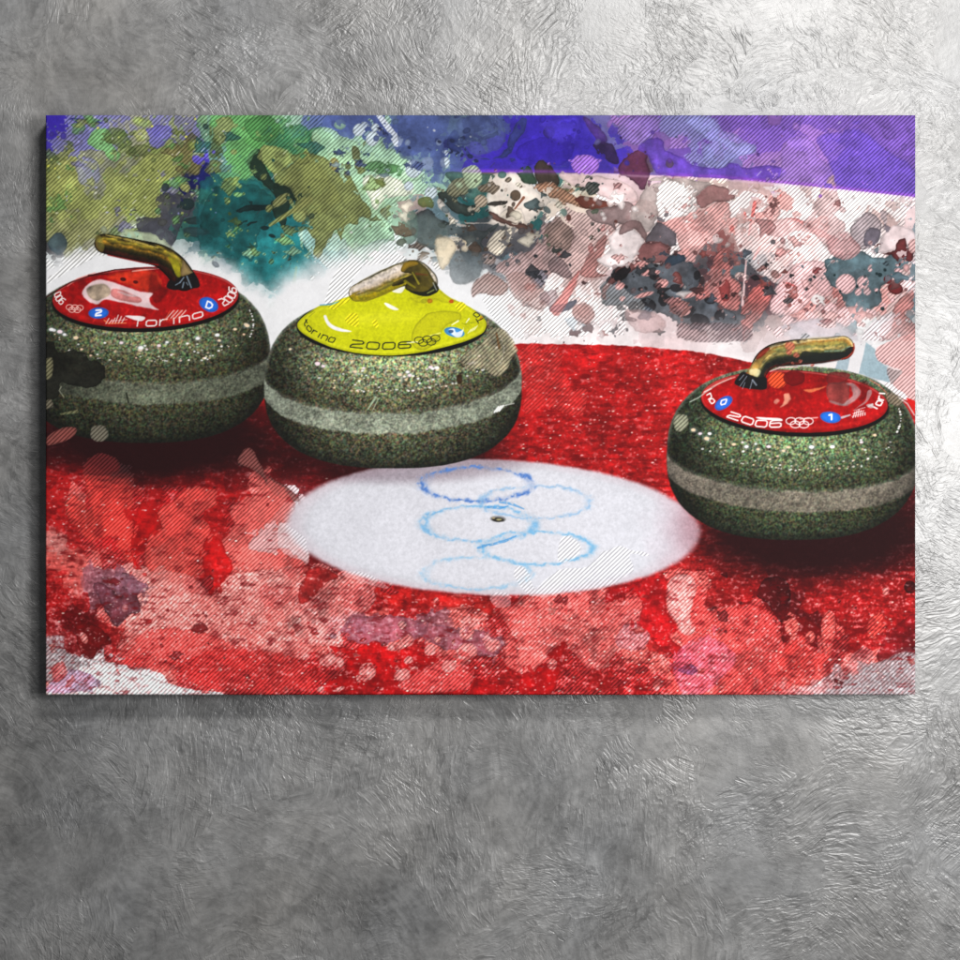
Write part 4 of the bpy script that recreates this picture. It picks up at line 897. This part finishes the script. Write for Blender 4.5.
blob(T8(240,570,330,590,390,600,330,612,250,595), C(196,180,180), .5, soft=1); blob(T8(30,480,120,470,210,450,100,500), C(230,130,80), .8, soft=.9, wob=.8, rim=0)
blob(R8(750,510,790,510,795,560,770,600,720,620,755,580), C(230,170,140), .8, soft=.9, rim=0); blob(R8(690,550,720,560,700,590,675,585), C(214,160,140), .7, soft=.8, rim=0)
ell(777.5, 380, 9.6, 8.4, 0, C(214,66,26), .9, 1, wob=.4); ell(794, 378, 11, 8, 0, C(96,8,12), .8, 0, wob=.8)
blob(T8(540,490,570,480,570,520,530,580,470,615,430,640,480,600,525,560), C(170,150,150), .7, wob=.3, rim=0); seg(T8(440,640,540,600), .5, C(100,6,8), .6)
text('no', R8(135,520,150,560,175,592), (4.8,-2.6), (4.6,-3.6), .6, WH, gap=.25); seg(R8(115,495,170,470), .5, WH, .7)
ell(723.5, 403, 10, 5.6, -.6, C(44,104,214), 1, wob=.3); text('0', [(720.6,404.4),(723,405.2),(725.6,403.4)], (1.0,-4.6), (1.4,-4.8), .65, C(245,235,235))
text('2006', R8(295,695,400,730,520,768,640,778,728,775), (4.2,-5.0), (.2,-7.0), .68, WH, gap=.26)
blob(R8(530,695,620,700,720,705,735,725,660,722,560,712), C(240,234,234), .95, wob=.3, rim=0)
rings(791, 421, (8.6, .1), (0, 3.4), 5, 3.4, WH, .5)
seg(T8(0,712,60,708,140,700), .6, C(240,210,205), .7)
ell(830.5, 417.3, 10.4, 5.7, .12, C(34,110,220), 1, wob=.3); text('1', [(828,418.8),(831,419.4),(834,419.4)], (0,-5), (0,-5), .85, C(245,245,250))
seg([(842,417.5),(850,415)], [1.2, .7], C(190,190,196), .85)
for i in range(6): seg([(853 + i * 2.4, 417.5 - i * .5), (855 + i * 2.0, 410 - i * .1 + abs(i - 2) * 1.1)], .5, WH, .9)
for i in range(3): seg([(852 + i, 416.5 - i * 3), (863 + i, 413.5 - i * 3)], .35, WH, .7)
text('Tori', T8(600,640,640,610,668,560,680,500), (-6.5,-3.6), (-7.2,-.4), .7, WH, gap=.3); blob(T8(530,600,580,590,590,620,560,625), C(190,180,180), .8, wob=.3, rim=0)
seg(T8(560,400,630,440,690,500,702,560), .5, C(230,120,100), .6)
masks['handle_r'] = tube([(756,379),(759,370),(765,361),(776,355),(795,352.5),(820,350.5),(842.5,347.8)], [8.5,9,10.5,12,13,13,12],
    [(-1,(40,34,22)),(-.78,(190,170,120)),(-.6,(130,96,44)),(-.3,(110,110,60)),(-.05,(172,150,88)),(.15,(64,66,36)),(.4,(28,30,26)),(.75,(24,24,22)),(1,(80,20,16))], 8, .4)
blob(R8(470,310,540,230,640,170,690,170,600,230,560,290,520,370,450,350), C(168,128,62), .75, wob=.8, tex=.6, rim=.2); blob(R8(470,330,520,310,560,330,540,370,480,360), C(220,214,170), .7, soft=1, rim=0)
blob(R8(555,180,620,140,640,150,590,200,530,240), C(140,30,20), .8, wob=.5)
blob(T8(20,170,120,180,280,180,380,180,330,230,200,250,30,270,0,270), C(26,30,28), .8, wob=.6, rim=.1); seg(T8(10,75,120,62,300,58), [.5, .9, .5], C(190,180,160), .7); seg(T8(60,110,250,110,340,95), [1.2, 1.6, 1], C(170,150,70), .6, grain=.5)
seg(T8(430,110,436,170,380,220,330,235), [.8, 1, .8, .5], C(170,60,40), .7); seg(T8(200,170,330,165,400,130), [.8, 1, .7], C(120,150,130), .6, grain=.5); seg(T8(30,285,180,268,330,238), .5, C(150,150,150), .7)
seg(R8(640,330,720,300,860,296), [.4, .8, .6], C(226,190,190), .8)
blob(R8(355,430,385,370,415,338,460,350,530,375,605,380,615,410,610,470,540,478,440,465), C(18,18,20), .97, wob=.3, rim=0)
for q in ((400,450,455,370,.35), (480,470,500,400,.4), (500,400,530,440,.8), (395,400,430,360,.4), (420,470,440,420,.35)): seg(R8(*q[:4]), q[4], C(150,160,176), .7)
for x, y, a in ((790,180,20), (800,130,36), (850,200,22), (820,265,10), (880,250,14), (980,280,12)): ell(690 + x / 8, 330 + y / 8, a / 7, a / 8, 0, C(190,84,70), .7, .6, wob=1)
# drips over the right shoulder
blob(Z(650, 310, 3.4286, (80,380,95,360,125,362,130,390,110,415,85,410)), C(150,150,124), .8, 1, wob=.8)
blob(T8(690,500,760,510,830,560,800,610,740,600,700,560), C(130,110,90), .75, 1, wob=.8)
seg(T8(790,540,860,590,915,680), .6, C(206,200,196), .8)
# the wall behind the right handle
for P, c in ((T8(300,250,400,220,380,330,280,320), C(140,160,170)), (T8(440,150,530,100,460,360,370,345), C(206,204,206)), (T8(530,100,600,150,620,240,700,300,720,420,640,400,470,350), C(134,158,168)), (T8(120,290,290,262,275,320,150,300), C(214,208,206))):
    w, m, sd = polymask(P, .4, .6, False); m = m * ~masks['handle_r'][w] * ~masks['cap_r'][w] * ~masks['stone_r'][w]; over(w, m * .85, c); over(w, m, None, 0)
for P, c in ((T8(600,170,680,110,928,60,928,560,830,500,740,430,820,330,700,280,620,240), C(184,128,126)), (T8(700,300,780,320,820,330,740,430,715,400,690,340), C(120,100,100))):
    w, m, sd = polymask(P, 1, .6); m = m * ~masks['stone_r'][w]; over(w, m * .7, c * 1.0); over(w, m, None, 1)
w, m, sd = polymask(T8(850,540,928,570,928,690,900,640), .5, .6, False); m = m * ~masks['stone_r'][w]; over(w, m, C(196,24,22)); over(w, m, None, 0)

for k in ('stone_l', 'stone_m', 'stone_r'):
    s_ = k[-1]; masks[k] &= ~(masks['cap_' + s_] | masks['handle_' + s_])
for s_ in 'lmr': masks['cap_' + s_] &= ~masks['handle_' + s_]
masks['stone_l'] &= ~masks['stone_m']

# ---------------------------------------------------------------- diagonal hatching printed over everything
sden = (GX * .690 + GY * .724) / 3.06
st = .5 + .5 * np.sin(2 * PI * sden)
st = sm(.10, .70, st)
hat = np.clip(hat, 0, 1)
lum = col.mean(-1, keepdims=True)
lightc = np.clip(col * 1.07 + .085, 0, 1)
darkc = col * .765
hc = lightc * st[..., None] + darkc * (1 - st[..., None])
col = col * (1 - hat[..., None]) + hc * hat[..., None]
# local contrast grit of the print
col = np.clip(col * (1 + (.10 * F2 + .05 * F2c)[..., None] * (1 - .75 * sm(.55, .85, lum))), 0, 1)

# ============================================================ THE CANVAS PRINT
def ink():
    m = bpy.data.materials.new('printed_canvas_cloth'); nt, N, Lk = nodes(m)
    at = N('ShaderNodeVertexColor'); at.layer_name = 'ink'
    tc = N('ShaderNodeTexCoord')
    wv = N('ShaderNodeTexNoise'); wv.inputs['Scale'].default_value = 620; wv.inputs['Detail'].default_value = 2; Lk(tc.outputs['Object'], wv.inputs['Vector'])
    bp = N('ShaderNodeBump'); bp.inputs['Strength'].default_value = .25; bp.inputs['Distance'].default_value = .0004; Lk(wv.outputs[0], bp.inputs['Height'])
    bs = N('ShaderNodeBsdfPrincipled'); out = N('ShaderNodeOutputMaterial'); Lk(at.outputs[0], bs.inputs['Base Color'])
    bs.inputs['Roughness'].default_value = .8; bs.inputs['Specular IOR Level'].default_value = .12; Lk(bp.outputs[0], bs.inputs['Normal']); Lk(bs.outputs[0], out.inputs[0]); return m
INK = ink()
lin = np.where(col <= .04045, col / 12.92, ((col + .055) / 1.055) ** 2.4) * .63

root = bpy.data.objects.new('canvas_print', None); COL.objects.link(root)
root.location = (wx(480.5), FRONT, wz(695)); root.empty_display_size = .1
root['label'] = 'stretched canvas print of three curling stones on red ice, hung on grey plaster'
root['category'] = 'wall art'

PX = (GX - 480.5) * U; PZ = (695.0 - GY) * U
ed = np.minimum(np.minimum(GX - CX0, CX1 - GX), np.minimum(GY - CY0, CY1 - GY))   # distance to the rim
rr_ = 1.7; PY = np.where(ed < rr_, (rr_ - np.sqrt(np.clip(rr_ ** 2 - (rr_ - ed) ** 2, 0, None))) * U, 0.0)
PY = PY + (W1 * .0006)                                                           # cloth is never dead flat
co_all = np.stack([PX, PY, PZ], -1).reshape(-1, 3).astype(np.float32)
rgba = np.concatenate([lin, np.ones((NH, NW, 1))], -1).reshape(-1, 4).astype(np.float32)
idx = np.arange(NH * NW).reshape(NH, NW)
quads = np.stack([idx[1:, :-1], idx[1:, 1:], idx[:-1, 1:], idx[:-1, :-1]], -1)

def sheet(name, mask, parent, label=None):
    f = quads[mask]
    used, inv = np.unique(f.ravel(), return_inverse=True)
    o = raw_mesh(name, co_all[used], inv.reshape(-1, 4), INK, parent)
    a = o.data.color_attributes.new('ink', 'FLOAT_COLOR', 'POINT'); a.data.foreach_set('color', rgba[used].ravel())
    o.data.polygons.foreach_set('use_smooth', np.ones(len(f), bool))
    if label: o['label'] = label
    return o

cm = {k: v[:-1, :-1] for k, v in masks.items()}
left = np.ones((NH - 1, NW - 1), bool)
info = {'l': 'left stone: speckled grey-green granite under a red cap, cut off by the left edge',
        'm': 'middle stone: speckled granite with a pale belt under a yellow cap',
        'r': 'right stone: dark green granite with a brownish belt under a red cap'}
caps = {'l': 'glossy red cap with a D badge and a large white reflection', 'm': 'glossy yellow cap with black lettering', 'r': 'glossy red cap with a 1 badge'}
hnd = {'l': 'olive brown handle reaching to the left', 'm': 'pale amber handle reaching down to the left', 'r': 'brassy olive handle reaching to the right'}
for s_ in 'lmr':
    bm_ = cm['stone_' + s_] & left
    left &= ~bm_
    st_ = sheet('curling_stone_picture', bm_, root, info[s_])
    c_ = cm['cap_' + s_] & left; left &= ~c_; sheet('stone_cap', c_, st_, caps[s_])
    h_ = cm['handle_' + s_] & left; left &= ~h_; sheet('stone_handle', h_, st_, hnd[s_])
bt = (br[:-1, :-1] < 1.0) & left; left &= ~bt
sheet('ice_button_picture', bt, root, 'white centre of the target with five interlaced blue rings')
ri_ = (isice[:-1, :-1] > .5) & left; left &= ~ri_
sheet('red_ice_picture', ri_, root, 'red ring of the target with pale hatched paint splashes')
sheet('paint_splash_picture', left, root, 'upper part with olive, green, teal, violet and rose paint splashes')

# cloth wrapped round the stretcher: the picture runs on, mirrored, over the four sides
def wrap():
    K = 9; stepn = 3; V, Cc, F = [], [], []
    rim = [(i, 0, 0, 1) for i in range(0, NH, stepn)] + [(NH - 1, 0, 0, 1)]
    sides = [([(i, 0) for i in list(range(0, NH - 1, stepn)) + [NH - 1]], (0, 1)), ([(i, NW - 1) for i in list(range(0, NH - 1, stepn)) + [NH - 1]], (0, -1)),
             ([(0, j) for j in list(range(0, NW - 1, stepn)) + [NW - 1]], (1, 0)), ([(NH - 1, j) for j in list(range(0, NW - 1, stepn)) + [NW - 1]], (-1, 0))]
    for n_, (pts, inw) in enumerate(sides):
        b0 = len(V)
        for (i, j) in pts:
            y0 = PY[i, j]
            for k in range(K + 1):
                f = k / K; V.append((PX[i, j], y0 + (DEPTH - y0) * f, PZ[i, j]))
                q = int(f * DEPTH / U * S); ii = min(max(i + inw[0] * q, 0), NH - 1); jj = min(max(j + inw[1] * q, 0), NW - 1)
                Cc.append(tuple(lin[ii, jj]) + (1,))
        for a in range(len(pts) - 1):
            for k in range(K):
                p = b0 + a * (K + 1) + k; q_ = p + K + 1
                F.append((p, q_, q_ + 1, p + 1) if n_ in (1, 2) else (p, p + 1, q_ + 1, q_))
    b0 = len(V)
    for x, z in ((PX[0, 0], PZ[-1, 0]), (PX[0, -1], PZ[-1, 0]), (PX[0, -1], PZ[0, 0]), (PX[0, 0], PZ[0, 0])): V.append((x, DEPTH, z)); Cc.append((.5, .47, .4, 1))
    F.append((b0 + 3, b0 + 2, b0 + 1, b0))
    o = raw_mesh('wrapped_edge', V, F, INK, root)
    a = o.data.color_attributes.new('ink', 'FLOAT_COLOR', 'POINT'); a.data.foreach_set('color', np.array(Cc, np.float32).ravel())
    return o
wrap()
